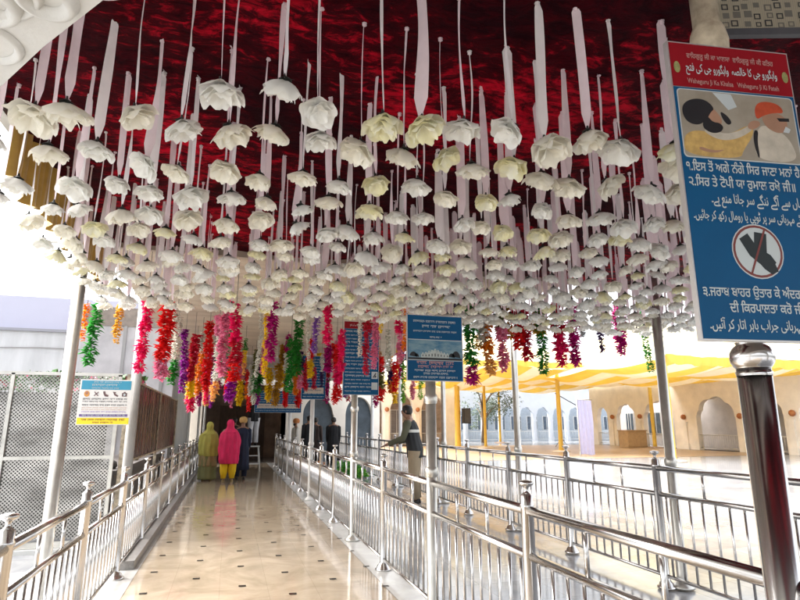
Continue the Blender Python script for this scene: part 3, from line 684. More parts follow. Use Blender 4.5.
GARLANDS=[ (-1.3, 5.9, 2.64, 2.03, 0.097, 'green'),
(-1.48, 6.3, 2.71, 2.31, 0.059, 'orange'),
(-1.09, 5.9, 2.65, 2.25, 0.061, 'gold'),
(-0.86, 5.9, 2.67, 1.98, 0.091, 'hotpink'),
(-0.67, 5.9, 2.68, 1.91, 0.122, 'red,red,red,pink'),
(-0.6, 6.2, 2.74, 1.89, 0.083, 'white,white,green'),
(-0.73, 9, 2.91, 1.96, 0.102, 'violet'),
(-0.61, 9.2, 2.87, 1.69, 0.123, 'crimson,crimson,crimson,yellow,hotpink'),
(-0.52, 9.6, 2.98, 1.95, 0.099, 'white,orange,orange'),
(-0.39, 9, 3.05, 1.98, 0.121, 'red'),
(-0.2, 7.2, 2.82, 1.77, 0.089, 'pink,white,white,peach'),
(-0.11, 6.4, 2.82, 2.0, 0.112, 'pink,pink,pink'),
(-0.01, 6.0, 2.74, 1.73, 0.099, 'hotpink,hotpink,crimson,red,violet'),
(0.25, 15, 3.17, 2.17, 0.077, 'purple'),
(0.38, 13, 2.81, 1.78, 0.094, 'white,white,red'),
(0.43, 12, 3.03, 1.9, 0.087, 'olive,white'),
(0.35, 8.6, 3.17, 2.18, 0.062, 'white'),
(0.34, 6.6, 2.89, 2.02, 0.061, 'yellow'),
(0.37, 6.0, 2.76, 2.15, 0.099, 'magenta'),
(0.49, 12, 2.57, 2.12, 0.173, 'green'),
(0.75, 12.5, 2.71, 1.98, 0.129, 'yellow'),
(0.89, 12, 2.73, 1.88, 0.136, 'amber'),
(0.99, 9.2, 3.17, 2.27, 0.133, 'green'),
(0.86, 9.0, 2.83, 1.99, 0.121, 'green'),
(1.27, 12, 2.59, 2.09, 0.074, 'orange'),
(1.56, 14, 2.46, 1.9, 0.13, 'red'),
(1.27, 14, 2.38, 1.9, 0.087, 'crimson'),
(1.37, 11, 2.78, 2.12, 0.091, 'crimson'),
(1.56, 11.3, 2.62, 2.18, 0.082, 'crimson'),
(1.08, 8.6, 3.17, 2.44, 0.053, 'white'),
(0.89, 6.4, 2.88, 2.29, 0.066, 'lilac'),
(0.96, 6.0, 2.8, 2.34, 0.087, 'hotpink'),
(1.46, 9, 2.77, 2.33, 0.111, 'magenta'),
(1.66, 11, 2.85, 2.2, 0.068, 'white,purple'),
(1.94, 12, 2.83, 2.12, 0.099, 'sky,green'),
(1.6, 9, 2.78, 1.81, 0.121, 'red,hotpink,red'),
(1.31, 7.0, 2.69, 2.15, 0.079, 'hotpink'),
(2.57, 13, 2.65, 2.07, 0.067, 'white'),
(1.41, 6.4, 2.91, 2.27, 0.046, 'white'),
(1.45, 6.2, 2.87, 2.04, 0.064, 'crimson'),
(1.64, 6.6, 2.97, 2.15, 0.082, 'pink'),
(1.56, 6.0, 2.84, 2.49, 0.043, 'yellow'),
(2.19, 8, 2.89, 2.26, 0.074, 'white'),
(2.59, 10, 2.71, 1.91, 0.144, 'red,olive,red'),
(1.86, 6.3, 2.92, 2.19, 0.078, 'hotpink,pink'),
(1.84, 6.0, 2.86, 2.3, 0.05, 'orange'),
(2.87, 10, 2.64, 2.09, 0.114, 'red'),
(3.59, 12.5, 2.51, 1.97, 0.103, 'yellow'),
(3.2, 10.5, 2.63, 1.91, 0.087, 'lime'),
(3.31, 12, 2.87, 2.36, 0.062, 'purple'),
(3.41, 10.6, 2.41, 1.98, 0.098, 'pink'),
(3.44, 10.2, 2.42, 1.96, 0.074, 'lime'),
(2.17, 7, 2.6, 2.31, 0.043, 'purple'),
(2.45, 5.9, 2.87, 2.21, 0.043, 'purple'),
(2.6, 5.9, 2.88, 1.94, 0.091, 'green,green,green,magenta'),
(2.77, 5.9, 2.89, 2.39, 0.073, 'white'),
(2.84, 6.2, 2.57, 2.39, 0.051, 'amber'),
(2.84, 5.9, 2.9, 2.05, 0.073, 'orange,orange,peach'),
(3.06, 6.1, 2.95, 2.57, 0.05, 'amber'),
(3.0, 5.9, 2.91, 2.09, 0.073, 'olive,pink,pink'),
(3.21, 6.1, 2.96, 2.51, 0.063, 'amber'),
(3.22, 5.9, 2.92, 2.36, 0.085, 'crimson,red,red'),
(3.33, 5.9, 2.93, 2.24, 0.079, 'hotpink,crimson'),
(3.57, 6.0, 2.96, 2.6, 0.111, 'amber'),
(3.53, 5.9, 2.94, 2.07, 0.073, 'green'),
(3.77, 5.9, 2.96, 2.18, 0.091, 'crimson,hotpink'),
(3.99, 5.9, 2.97, 2.17, 0.073, 'magenta'),
(4.24, 6.1, 3.03, 2.58, 0.044, 'grey'),
(4.37, 5.9, 2.99, 2.37, 0.049, 'purple'),
(4.65, 5.9, 3.01, 2.34, 0.085, 'magenta'),
(5.04, 5.9, 3.04, 2.14, 0.055, 'green'),
(6.29, 12, 3.17, 2.96, 0.124, 'yellow'),
(0.18, 10.24386689985157, 3.0, 2.34, 0.066, 'green,yellow,peach'),
(0.17, 13.371931264171153, 3.12, 1.91, 0.127, 'pink,yellow'),
(0.57, 13.572940536024003, 3.17, 1.97, 0.105, 'orange,crimson'),
(1.3, 9.928861794873873, 3.0, 2.3, 0.1, 'red,yellow'),
(1.94, 11.940187401597207, 3.07, 1.92, 0.094, 'crimson,magenta'),
(-0.11, 9.707544651546792, 3.05, 2.17, 0.062, 'green,purple'),
(2.47, 12.734138293107993, 2.73, 2.1, 0.082, 'orange,purple'),
(1.29, 12.32608965590008, 3.17, 2.48, 0.109, 'purple,amber'),
(-0.48, 13.172778758366125, 3.17, 2.6, 0.115, 'hotpink,amber'),
(3.68, 11.214003432892271, 2.84, 2.36, 0.073, 'violet,orange'),
(2.87, 13.79160163798841, 3.17, 2.72, 0.102, 'crimson,lime'),
(3.32, 9.715026526026202, 2.63, 2.22, 0.067, 'yellow,lime'),
(-0.35, 10.49800084043568, 2.45, 1.78, 0.068, 'violet'),
(-0.08, 9.69628335998881, 2.4, 1.95, 0.08, 'amber,red'),
(-0.3, 11.464741908965546, 3.13, 2.13, 0.118, 'white,purple,magenta'),
(0.96, 10.693212675360524, 3.16, 2.44, 0.105, 'magenta,white'),
(-0.65, 10.498714367353282, 2.79, 2.25, 0.075, 'pink,amber'),
(-0.73, 14.254739424099053, 2.96, 1.93, 0.112, 'magenta'),
(0.99, 12.247063251725264, 3.17, 2.27, 0.124, 'amber,yellow'),
(2.68, 13.411165621995538, 3.16, 2.05, 0.112, 'amber,crimson'),
(3.94, 12.702511603461968, 3.17, 2.61, 0.082, 'violet,orange'),
(1.29, 11.374122925467782, 2.94, 2.19, 0.108, 'purple,pink'),
(-0.9, 13.387387243620255, 2.52, 1.94, 0.126, 'green,red'),
(3.33, 11.087086957160086, 3.17, 2.41, 0.109, 'purple,green,magenta'),
(-0.79, 11.84638988593124, 3.17, 2.5, 0.116, 'red,amber'),
(-0.44, 10.92530455008825, 2.89, 1.86, 0.083, 'hotpink'),
(4.82, 14.187523721855976, 3.17, 2.44, 0.111, 'sky,crimson,hotpink'),
(-0.47, 11.256235701291846, 2.83, 1.85, 0.116, 'sky,violet,peach'),
(1.33, 12.557297288261848, 3.17, 2.14, 0.126, 'crimson,hotpink,peach'),
(1.99, 12.892281263445865, 3.02, 2.38, 0.097, 'yellow,green'),
(3.08, 11.99943003340153, 3.08, 2.16, 0.095, 'amber,white'),
(3.18, 12.748320092663267, 2.93, 1.87, 0.111, 'green,magenta'),
(3.04, 11.931973139769413, 3.17, 2.18, 0.096, 'crimson,pink,yellow'),
(2.55, 10.139622787239551, 3.1, 2.22, 0.066, 'orange,peach'),
(1.91, 10.447938212489454, 3.17, 2.28, 0.099, 'hotpink'),
(1.13, 12.640412439294824, 2.52, 1.89, 0.095, 'purple,red'),
(1.75, 9.92579927925245, 2.98, 2.08, 0.076, 'pink'),
(-0.0, 14.26408228652161, 3.02, 1.89, 0.093, 'pink'),
(2.44, 12.465761451244722, 3.17, 2.11, 0.12, 'sky,violet'),
(1.16, 12.877229531566602, 3.17, 2.17, 0.096, 'violet,amber'),
(1.94, 13.35368223429502, 3.17, 2.27, 0.111, 'yellow,magenta'),
(1.09, 12.092949442572657, 3.17, 2.59, 0.109, 'crimson,purple'),
(2.59, 14.174192236604483, 3.17, 2.67, 0.146, 'lime,peach'),
(0.52, 10.566375373838143, 2.97, 2.39, 0.106, 'pink'),
(0.33, 14.056363951558533, 2.8, 2.09, 0.092, 'red,orange'),
(0.55, 13.010366731257335, 3.02, 1.93, 0.116, 'purple,violet'),
(2.94, 12.973791261215517, 3.17, 2.24, 0.11, 'pink,white,yellow'),
(1.67, 13.698958261835266, 3.17, 2.69, 0.099, 'green,orange,yellow'),
(3.38, 11.530814062850052, 3.14, 2.35, 0.073, 'yellow'),
(-0.94, 13.750254970508465, 2.88, 1.93, 0.111, 'amber,sky,pink'),
(3.49, 12.472385295739645, 2.79, 2.2, 0.124, 'purple,orange'),
(3.76, 13.439374135683105, 3.17, 2.41, 0.095, 'peach,magenta'),
(2.54, 13.779783316947277, 3.17, 2.48, 0.136, 'orange') ]

def garland(t, Ln, rad, cols, seed):
    """whorls of pointed petals threaded on a string, z from 0 down to -Ln"""
    rn = random.Random(seed); names = []
    for c in cols:
        if c not in names: names.append(c)
    mb = MB(); step = .024; n = max(3, int(Ln / step)); ph = rn.uniform(0, 6); sw = rn.uniform(.0, .03) * min(1, Ln)
    leafy = cols[0] in ('green', 'lime'); gaps = rn.uniform(.18, .30)
    for i in range(n):
        f = i / n; z = -f * Ln; ci = names.index(cols[min(len(cols) - 1, int(f * len(cols)))])
        r_ = rad * (.62 + .38 * abs(math.sin(z / gaps * pi + ph))) * rn.uniform(.85, 1.12)
        ox, oy = sw * math.sin(z * 5 + ph), sw * math.cos(z * 4 + ph)
        if f > .93: r_ *= .7
        for k in range(12):
            a = rn.uniform(0, 2 * pi); dz = rn.uniform(-.9, .5) * r_ * .8; w = r_ * (.27 if not leafy else .2) * rn.uniform(.8, 1.3)
            ca, sa = math.cos(a), math.sin(a); l = r_ * rn.uniform(.75, 1.2)
            c0 = (ox, oy, z); m1 = (ox + ca * l * .55 - sa * w, oy + sa * l * .55 + ca * w, z + dz * .35 + .006); m2 = (ox + ca * l * .55 + sa * w, oy + sa * l * .55 - ca * w, z + dz * .35 - .004)
            tip = (ox + ca * l, oy + sa * l, z + dz); mm = (ox + ca * l * .6, oy + sa * l * .6, z + dz * .4 + w * .5)
            mb.add([c0, m1, tip, m2, mm], [(0, 4, 1), (1, 4, 2), (2, 4, 3), (3, 4, 0)], ci, False)
    mb.build('petals', [GM[c] for c in names], t)
def px_order(g): return proj(g[0], g[1], g[3])[0]
GARLANDS.sort(key=px_order)
GARLANDS = [g for g in GARLANDS if not (g[1] > 6.5 and g[0] > 3.85)]
def gdesc(c):
    u = []
    for q in c.split(','):
        if GN.get(q, q) not in u: u.append(GN.get(q, q))
    return ' and '.join(u[:3])
from collections import Counter
GTOT = Counter(gdesc(g[5]) for g in GARLANDS); GCNT = Counter()
for gi, (X, Y, zt, zb, rad, cols) in enumerate(GARLANDS):
    gd = gdesc(cols); GCNT[gd] += 1
    where = f'{ordinal(GCNT[gd])} such from the left' if GTOT[gd] > 1 else 'the only one so coloured'
    cols = cols.split(','); u = []
    for c in cols:
        if GN.get(c, c) not in u: u.append(GN.get(c, c))
    desc = ' and '.join(u[:3]); Y2 = min(Y, 14.5)
    t = thing('garland', f"{'long' if zt - zb > .85 else 'short'} {gd} petal garland, {where}", 'garland', (X, Y2, zt), 0, 'bright petal garlands hanging past the flower canopy')
    garland(t, zt - zb, rad * (1.25 if X > 2.3 and Y < 6.5 else .84), cols, gi)
    b = MB(); b.cyl((0, 0, 0), (0, 0, 3.235 - zt), .0035, n=6); b.build('string', string_m, t)
# bare strings of bells between the roof edge beams that carry the garlands outside the ribbed roof
t = thing('garland_rail', 'thin steel pipe across the far edge of the canopy carrying the garlands', 'pipe')
b = MB(); b.cyl((-1.9, 5.9, 3.235), (5.5, 5.9, 3.235), .02, n=10)
b.build('pipe', steel_w, t)

# ------------------------------------------------------------------ left side
wall_white = mat('weathered white wall', (.58, .58, .58), .8, var=.16, vscale=.9, stretch=(2.2, 1, .5), bump=.2, bscale=12)
wall_lav = mat('lavender grey parapet', (.50, .50, .60), .8, var=.06, vscale=.4)
wall_stain = mat('stained grey wall', (.46, .44, .44), .85, var=.22, vscale=1.1, bump=.3, bscale=15)
peach = mat('peach wall paint', (.84, .77, .67), .7, var=.10, vscale=1.2, bump=.1, bscale=15)
peach2 = mat('deeper peach paint', (.78, .66, .52), .7, var=.12, vscale=1.2)
bluewhite = mat('blue white wall paint', (.58, .62, .68), .7, var=.06, vscale=.8)
t = thing('building', 'long low white building with a lavender grey parapet behind the perforated screen', 'building', (-5, 17, 0))
b = MB(); b.box(-30, 3.55, 0, 6, 0, 3.95); b.build('wall', wall_white, t)
b = MB(); b.box(-30, 3.5, .25, 6, 4.02, 4.95); b.build('parapet', wall_lav, t)
b = MB(); b.box(-30.1, 3.6, -.08, 6.1, 3.95, 4.02); b.build('ledge', mat('ledge grey', (.3, .3, .33), .8), t)
b = MB()
for x in (-14, -9.5, -5): b.box(x, x + 1.2, -.03, .02, 1.2, 2.6)
b.build('window', dark_grey, t)
b = MB()
for x in (-8.6, -6.1, -3.6, -1.1, 1.4): b.box(x, x + .03, -.012, 0, 0, 3.95)
b.build('joint_strip', mat('joint grey', (.40, .40, .42), .8), t)
b = MB(); b.cyl((-1.9, -.06, 0), (-1.9, -.06, 4.6), .05, n=8); b.tube([(-6, -.03, 3.5), (-3, -.04, 3.42), (0, -.03, 3.52), (3.2, -.04, 3.45)], .014, 6); b.build('drainpipe', mat('drain grey', (.3, .29, .28), .6), t)
t = thing('wall', 'stained grey plaster wall with a darker top band, between the left pole and the arched gate', 'wall', (-2.8, 16.4, 0))
b = MB(); b.box(-1.1, 1.25, 0, .35, 0, 4.1); b.build('wall_face', wall_stain, t)
b = MB(); b.box(-1.1, 1.28, -.03, .38, 4.1, 4.6); b.build('top_band', mat('brown grey band', (.24, .20, .17), .8, var=.2), t)
b = MB(); b.box(-.1, -.02, -.03, .02, .3, 4.1); b.box(.9, .98, -.03, .02, .3, 4.1); b.build('drainpipe', mat('drain grey', (.3, .29, .28), .6), t)
# bougainvillea hedge over the screen
leafm = mat('hedge leaves', (.05, .14, .03), .6, var=.3, vscale=4); bract = mat('pink bracts', (.55, .08, .14), .6)
b = MB(); rn = random.Random(8)
for i in range(2600):
    x = rn.uniform(-9.5, -1.9); y = rn.uniform(-.35, .35); z = 2.56 - abs(rn.gauss(0, .3)) + .05 * math.sin(x * 3); s = rn.uniform(.05, .1)
    a = Vector((rn.gauss(0, 1), rn.gauss(0, 1), rn.gauss(0, 1))).normalized(); c = a.orthogonal().normalized() * s; d = a.cross(c)
    p0 = Vector((x, y, z)); b.add([p0 - c, p0 + d * .6, p0 + c, p0 - d * .6], [(0, 1, 2, 3)], 1 if rn.random() < (.4 if math.sin(x * 2.1) > 0 else .08) else 0)
t = thing('hedge', 'thin strip of green and pink flowering hedge just above the perforated screen', 'hedge', (0, 13.6, 0))
b.build('foliage', [leafm, bract], t)
b = MB()
for i in range(12): b.tube([(-9 + i * .62, 0, 0), (-9 + i * .62 + .1, .05, 1.3), (-9 + i * .62, 0, 2.5)], [.03, .025, .01], 6)
b.build('stem', mat('bark', (.12, .08, .05), .9), t)
# perforated screen
def perforated():
    m, nt, p, N, L = new_mat('perforated steel sheet')
    p.inputs['Metallic'].default_value = .55; p.inputs['Roughness'].default_value = .38
    tc = N.new('ShaderNodeTexCoord'); sx = N.new('ShaderNodeSeparateXYZ'); L.new(tc.outputs['Object'], sx.inputs[0])
    def math_(op, a, b_=None, v=None):
        n = N.new('ShaderNodeMath'); n.operation = op; L.new(a, n.inputs[0])
        if b_ is not None: L.new(b_, n.inputs[1])
        elif v is not None: n.inputs[1].default_value = v
        return n.outputs[0]
    k = 2 * pi / .043
    u = math_('ADD', sx.outputs[0], sx.outputs[2]); v = math_('SUBTRACT', sx.outputs[0], sx.outputs[2])
    cu = math_('COSINE', math_('MULTIPLY', u, v=k)); cv = math_('COSINE', math_('MULTIPLY', v, v=k))
    h = math_('GREATER_THAN', math_('ADD', cu, cv), v=.25)
    no = N.new('ShaderNodeTexNoise'); no.inputs['Scale'].default_value = 1.6; no.inputs['Detail'].default_value = 5; mp = N.new('ShaderNodeMapping'); mp.inputs['Scale'].default_value = (1, 1, 2.5)
    L.new(tc.outputs['Object'], mp.inputs[0]); L.new(mp.outputs[0], no.inputs['Vector'])
    r = N.new('ShaderNodeValToRGB'); r.color_ramp.elements[0].position = .35; r.color_ramp.elements[1].position = .65; r.color_ramp.elements[0].color = (.24, .23, .21, 1); r.color_ramp.elements[1].color = (.62, .60, .56, 1)
    L.new(no.outputs[0], r.inputs[0]); L.new(r.outputs[0], p.inputs['Base Color'])
    bp = N.new('ShaderNodeBump'); bp.inputs['Strength'].default_value = .5; bp.inputs['Distance'].default_value = .05
    L.new(no.outputs[0], bp.inputs['Height']); L.new(bp.outputs[0], p.inputs['Normal'])
    L.new(math_('SUBTRACT', math_('MULTIPLY', h, v=-1.), v=-1.), p.inputs['Alpha'])
    return m
perf = perforated()
t = thing('perforated_screen', 'tall perforated metal screen standing behind the left railing', 'screen', (-1.42, 8.15, 0))
for k in range(4):
    x1 = -k * 1.22; b = MB(); grid_sheet(b, x1 - 1.19, x1, 0, 1.98, 12, 16, lambda x, z: 0)
    b.v = [(x, .012 * noise.noise(Vector((x * 1.5, z * 1.5, 3))), .14 + z) for x, z, _ in b.v]
    b.build('mesh_sheet', perf, t)
b = MB()
for k in range(5): b.box(-k * 1.22 - .02, -k * 1.22 + .02, -.03, .01, .02, 2.14)
b.box(-4.9, .02, -.03, .01, 2.12, 2.16); b.box(-4.9, .02, -.03, .01, .06, .12); b.box(-4.9, .0, -.028, .008, 1.08, 1.12)
b.build('frame', steel_w, t)
b = MB(); b.box(-4.9, .05, -.1, .15, .0, .05); b.build('foot', plaster, t)
# backing sheet leaning behind the screen, added so its holes look dark
t = thing('screen_backing', 'dark metal backing sheet added behind the perforated screen to darken its holes', 'partition', (-4.2, 9.1, 0))
b = MB(); b.box(-2.2, 2.5, 0, .04, .02, 1.95); b.build('sheet', mat('dark backing grey', (.05, .048, .045), .6, .2, var=.5, vscale=1.4, stretch=(1, 1, 3)), t)
# notice on the screen
t = thing('notice_board', 'white notice with teal heading, small icons and a yellow strip, fixed to the perforated screen', 'notice', (-1.56, 8.08, 1.5))
w, h = .62, .575
b = MB(); b.box(-w/2, w/2, 0, .012, 0, h); b.build('board', mat('notice white', (.72, .70, .66), .5), t)
q = MB()
flat(q, [(-w/2 + .02, h - .13), (w/2 - .02, h - .13), (w/2 - .02, h - .015), (-w/2 + .02, h - .015)], -.002, 0)
q.build('heading_band', mat('notice teal', (.04, .28, .42), .5), t)
q = MB(); flat(q, [(-w/2 + .01, .01), (w/2 - .01, .01), (w/2 - .01, .09), (-w/2 + .01, .09)], -.002, 0); q.build('yellow_strip', mat('notice yellow', (.80, .68, .02), .5), t)
q = MB(); flat(q, [(-w/2 + .03, .105), (w/2 - .03, .105), (w/2 - .03, .135), (-w/2 + .03, .135)], -.002, 0); q.build('purple_strip', mat('notice purple', (.16, .10, .26), .5), t)
q = MB()
scribble(q, -.15, .17, h - .045, .018, -.004, 0, 1); scribble(q, -.17, .15, h - .085, .026, -.004, 0, 2); scribble(q, -.17, .15, h - .12, .016, -.004, 0, 3)
for i, (z, hh, mi) in enumerate([(.315, .02, 1), (.285, .016, 1), (.24, .018, 1), (.21, .012, 3), (.185, .012, 3), (.155, .016, 2)]): scribble(q, -.26, .26, z, hh, -.004, mi, 10 + i)
scribble(q, -.25, .25, .110, .02, -.004, 0, 31); scribble(q, -.25, .25, .055, .022, -.004, 4, 32); scribble(q, -.12, .12, .022, .018, -.004, 4, 33)
q.build('lettering', [sign_white, dark_grey, mat('print lilac', (.35, .25, .5), .5), mat('print tan', (.6, .4, .3), .5), mat('print red', (.35, .06, .02), .5)], t)
q = MB()
flat(q, disc(-.22, .39, .032, .038), -.004, 0); flat(q, disc(-.22, .40, .018, .02), -.005, 1)
for cx, ang in ((-.11, .8), (-.11, 2.3)):
    d = (math.cos(ang) * .035, math.sin(ang) * .035); n_ = (-d[1] * .16, d[0] * .16)
    flat(q, [(cx - d[0] - n_[0], .39 - d[1] - n_[1]), (cx + d[0] - n_[0], .39 + d[1] - n_[1]), (cx + d[0] + n_[0], .39 + d[1] + n_[1]), (cx - d[0] + n_[0], .39 - d[1] + n_[1])], -.004 - .0005 * (ang > 1), 2)
flat(q, [(-.035, .42), (-.01, .425), (.0, .39), (.035, .375), (.03, .355), (-.01, .36), (-.025, .385)], -.004, 2)
flat(q, [(.08, .42), (.12, .415), (.11, .395), (.15, .37), (.14, .355), (.10, .375), (.09, .40)], -.004, 2)
flat(q, [(.19, .36), (.25, .36), (.25, .405), (.235, .405), (.23, .42), (.21, .42), (.205, .405), (.19, .405)], -.004, 2); flat(q, disc(.22, .383, .013, .016, 14), -.005, 3)
q.build('icons', [mat('icon orange', (.6, .28, .06), .5), mat('icon skin', (.35, .16, .1), .5), mat('icon brown', (.14, .08, .08), .5), sign_white], t)
# dark shutter parallel to the walkway
t = thing('shutter', 'dark brown pleated metal shutter with reddish sheen, raised beside the left railing', 'shutter', (-1.40, 8.75, 0))
def shutter_mat():
    m = mat('dark brown metal sheet', (.06, .045, .04), .22, .8, col2=(.20, .13, .11), vscale=1.6, bump=.5, bscale=5, stretch=(1, 1.5, .35)); return m
b = MB(); n = 150; vs = []; fs = []
for i in range(n + 1):
    y = 7.4 * i / n; x = .012 * (1 if (i // 3) % 2 else -1)
    vs += [(x, y, 1.0), (x, y, 2.12 - .0 * y)]
for i in range(n): fs.append((2*i, 2*i+2, 2*i+3, 2*i+1))
b.add(vs, fs); b.build('panel', shutter_mat(), t)
b = MB(); b.box(-.03, .03, -.06, 0, .03, 2.2); b.box(-.025, .025, 3.68, 3.72, .03, 2.15); b.box(-.03, .03, 7.4, 7.46, .03, 2.15); b.box(-.02, .02, 0, 7.4, 2.12, 2.15); b.box(-.02, .02, 0, 7.4, .97, 1.0)
b.build('frame', mat('scratched beige frame', (.45, .38, .28), .5, var=.5, vscale=14), t)
t = thing('counter', 'low dark counter under the raised shutter behind the left railing', 'counter', (-1.95, 9.2, 0))
b = MB(); b.box(-.4, .4, 0, 6.5, .05, .80); b.box(-.42, .42, -.02, 6.52, .80, .86); b.build('body', mat('dark counter', (.05, .04, .035), .5, var=.4, vscale=4), t)
rn = random.Random(2)
for i, (nm, col, s) in enumerate([('bundle', (.04, .04, .04), .14), ('bundle', (.25, .19, .08), .12), ('bundle', (.02, .02, .02), .16)]):
    b = MB(); b.loft([(.861, 0, 0, s * .8, s), (.9, 0, 0, s, s * 1.2), (.96, .01, 0, s * .8, s), (1.0, 0, .01, s * .3, s * .4)], n=14, wr=.15, seed=i)
    tag(b.build(nm, mat('bundle %d' % i, col, .8, var=.3)), ['black cloth bundle on the counter nearest the shutter frame', 'tan cloth bundle in the middle of the low counter', 'black bag at the far end of the low counter'][i], 'bundle').location = (-1.72, 9.6 + i * 2.2, 0)

# ------------------------------------------------------------------ arcades
def _unused(): pass
def arch_curve(cx, w, hs, ht, n=36, cusps=7):
    pts = []
    for k in range(n + 1):
        a = pi - pi * k / n
        r = 1 - .12 * (1 - abs(math.sin(cusps * (a) / 2 + 0.0)) ** .8) * (math.sin(a) ** .3 if 0 < k < n else 0)
        pts.append((cx + w / 2 * r * math.cos(a), hs + (ht - hs) * r * (math.sin(a) if 0 < k < n else 0)))
    return pts
def arch_wall(mb, x0, x1, H, ops, th=.35, mi=0, cusps=7):
    """wall in local XZ, front at y=0, thickness th; ops = (cx, w, spring, top)"""
    ops = sorted(ops); xs = x0
    for i, (cx, w, hs, ht) in enumerate(ops):
        xe = (cx + ops[i+1][0]) / 2 if i + 1 < len(ops) else x1
        L_, R_ = cx - w/2, cx + w/2
        for y, fl in ((0, 0), (th, 1)):
            def Q(a, b_, c, d):
                v = [(a, y, c), (b_, y, c), (b_, y, d), (a, y, d)]
                mb.add(v, [(0, 1, 2, 3) if not fl else (3, 2, 1, 0)], mi)
            Q(xs, L_, 0, H); Q(R_, xe, 0, H)
            pts = arch_curve(cx, w, hs, ht, cusps=cusps)
            for (xa, za), (xb, zb) in zip(pts, pts[1:]):
                v = [(xa, y, za), (xb, y, zb), (xb, y, H), (xa, y, H)]; mb.add(v, [(0, 1, 2, 3) if not fl else (3, 2, 1, 0)], mi)
        ring = [(L_, 0)] + pts + [(R_, 0)]
        for (xa, za), (xb, zb) in zip(ring, ring[1:]):
            mb.add([(xa, 0, za), (xa, th, za), (xb, th, zb), (xb, 0, zb)], [(0, 1, 2, 3)], mi)
        xs = xe
    mb.add([(x0, 0, H), (x1, 0, H), (x1, th, H), (x0, th, H)], [(0, 1, 2, 3)], mi)
    mb.add([(x0, 0, 0), (x0, 0, H), (x0, th, H), (x0, th, 0)], [(0, 1, 2, 3)], mi); mb.add([(x1, 0, 0), (x1, th, 0), (x1, th, H), (x1, 0, H)], [(0, 1, 2, 3)], mi)
glass_dark = mat('dark grey blue glazing', (.07, .09, .11), .15, var=.3, vscale=2)
grey_in = mat('arcade inner wall grey', (.52, .49, .48), .8, var=.15, vscale=1)
brown_in = mat('brown interior', (.42, .31, .24), .7, var=.4, vscale=1.5)
red_ball = mat('hanging ornament red', (.30, .03, .03), .5, col2=(.5, .25, .05), vscale=30)
def arcade(name_label, loc, rz, x0, x1, H, ops, wm, depth=2.4, back=grey_in, win=(1.0, 2.3, .7), cusps=7, orn=True, rails=True, stripe=peach2, winm=None, open_top=True):
    t = thing('arcade_building', name_label, 'building', loc, rz)
    mb = MB(); arch_wall(mb, x0, x1, H, ops, cusps=cusps); mb.build('wall', wm, t)
    mb = MB(); mb.box(x0 - .15, x1 + .15, -.25, .5, H, H + .14); mb.box(x0, x1, -.08, .0, H - .5, H - .42); mb.build('cornice', wm, t)
    mb = MB(); mb.add([(x0, depth, 0), (x1, depth, 0), (x1, depth, H), (x0, depth, H)], [(0, 1, 2, 3)])
    if not open_top: mb.add([(x0, .36, H - .02), (x1, .36, H - .02), (x1, depth, H - .02), (x0, depth, H - .02)], [(3, 2, 1, 0)])
    mb.add([(x0, .36, .03), (x1, .36, .03), (x1, depth, .03), (x0, depth, .03)], [(0, 1, 2, 3)]); mb.build('inner_wall', back, t)
    if not open_top: mb = MB(); mb.box(x0, x1, depth + .02, depth + 4, 0, H); mb.build('rear_block', wm, t)
    for cx, w, hs, ht in ops:
        if win:
            m2 = MB(); ww = w * win[2]; m2.box(cx - ww/2 - .05, cx + ww/2 + .05, depth - .06, depth, win[0] - .05, win[1] + .05); f = m2.build('window', white_paint, t)
            m3 = MB(); m3.box(cx - ww/2, cx + ww/2, depth - .09, depth - .061, win[0], win[1]); m3.build('pane', winm or glass_dark, f)
            m4 = MB()
            for q_ in (.33, .66): m4.box(cx - ww/2 + ww * q_ - .02, cx - ww/2 + ww * q_ + .02, depth - .11, depth - .091, win[0], win[1])
            m4.build('glazing_bar', white_paint, f)
        if rails:
            m5 = MB(); m5.cyl((cx - w/2, .15, .9), (cx + w/2, .15, .9), .025, n=8); m5.cyl((cx - w/2, .15, .15), (cx + w/2, .15, .15), .02, n=6)
            k = int(w / .16)
            for i in range(k): m5.cyl((cx - w/2 + w * (i + .5) / k, .15, .15), (cx - w/2 + w * (i + .5) / k, .15, .9), .012, n=5)
            m5.build('balustrade', white_paint if wm is bluewhite else steel_w, t)
    if orn:
        for (a, b_) in zip(ops, ops[1:]):
            cx = (a[0] + b_[0]) / 2; m6 = MB(); m6.lathe([(.02, -.17), (.12, -.12), (.17, 0), (.12, .12), (.02, .17)], (cx, -.12, a[2] + .1), n=12, axis=(0, -.2, 1)); m6.build('wall_ornament', red_ball, t)
    # pilaster shafts on the piers
    for (a, b_) in zip(ops, ops[1:]):
        xa, xb = a[0] + a[1]/2, b_[0] - b_[1]/2; cx = (xa + xb)/2; r = min(.16, (xb - xa) * .32)
        m7 = MB(); m7.box(cx - r * 1.4, cx + r * 1.4, -.14, .0, .0, .35); m7.box(cx - r * 1.3, cx + r * 1.3, -.12, .0, a[2] - .35, a[2] - .2); m7.box(cx - r, cx + r, -.08, .0, .35, a[2] - .35); m7.build('pilaster', wm, t)
    return t
# peach arcade left of the tent
ops = [(x, 1.75, 2.5, 3.9) for x in (-9.4, -7.2, -5.0, -2.65, -.35, 2.05)]
arcade('peach arcade with dark cusped arches behind the man in the vest', (12.35, 40, 0), 0, -10.8, 3.85, 4.7, ops, peach, depth=2.2, back=brown_in, win=(.1, 2.6, .82), winm=mat('grey roller shutter', (.22, .20, .20), .5, var=.2, vscale=2, stretch=(1, 1, 8)), open_top=False)
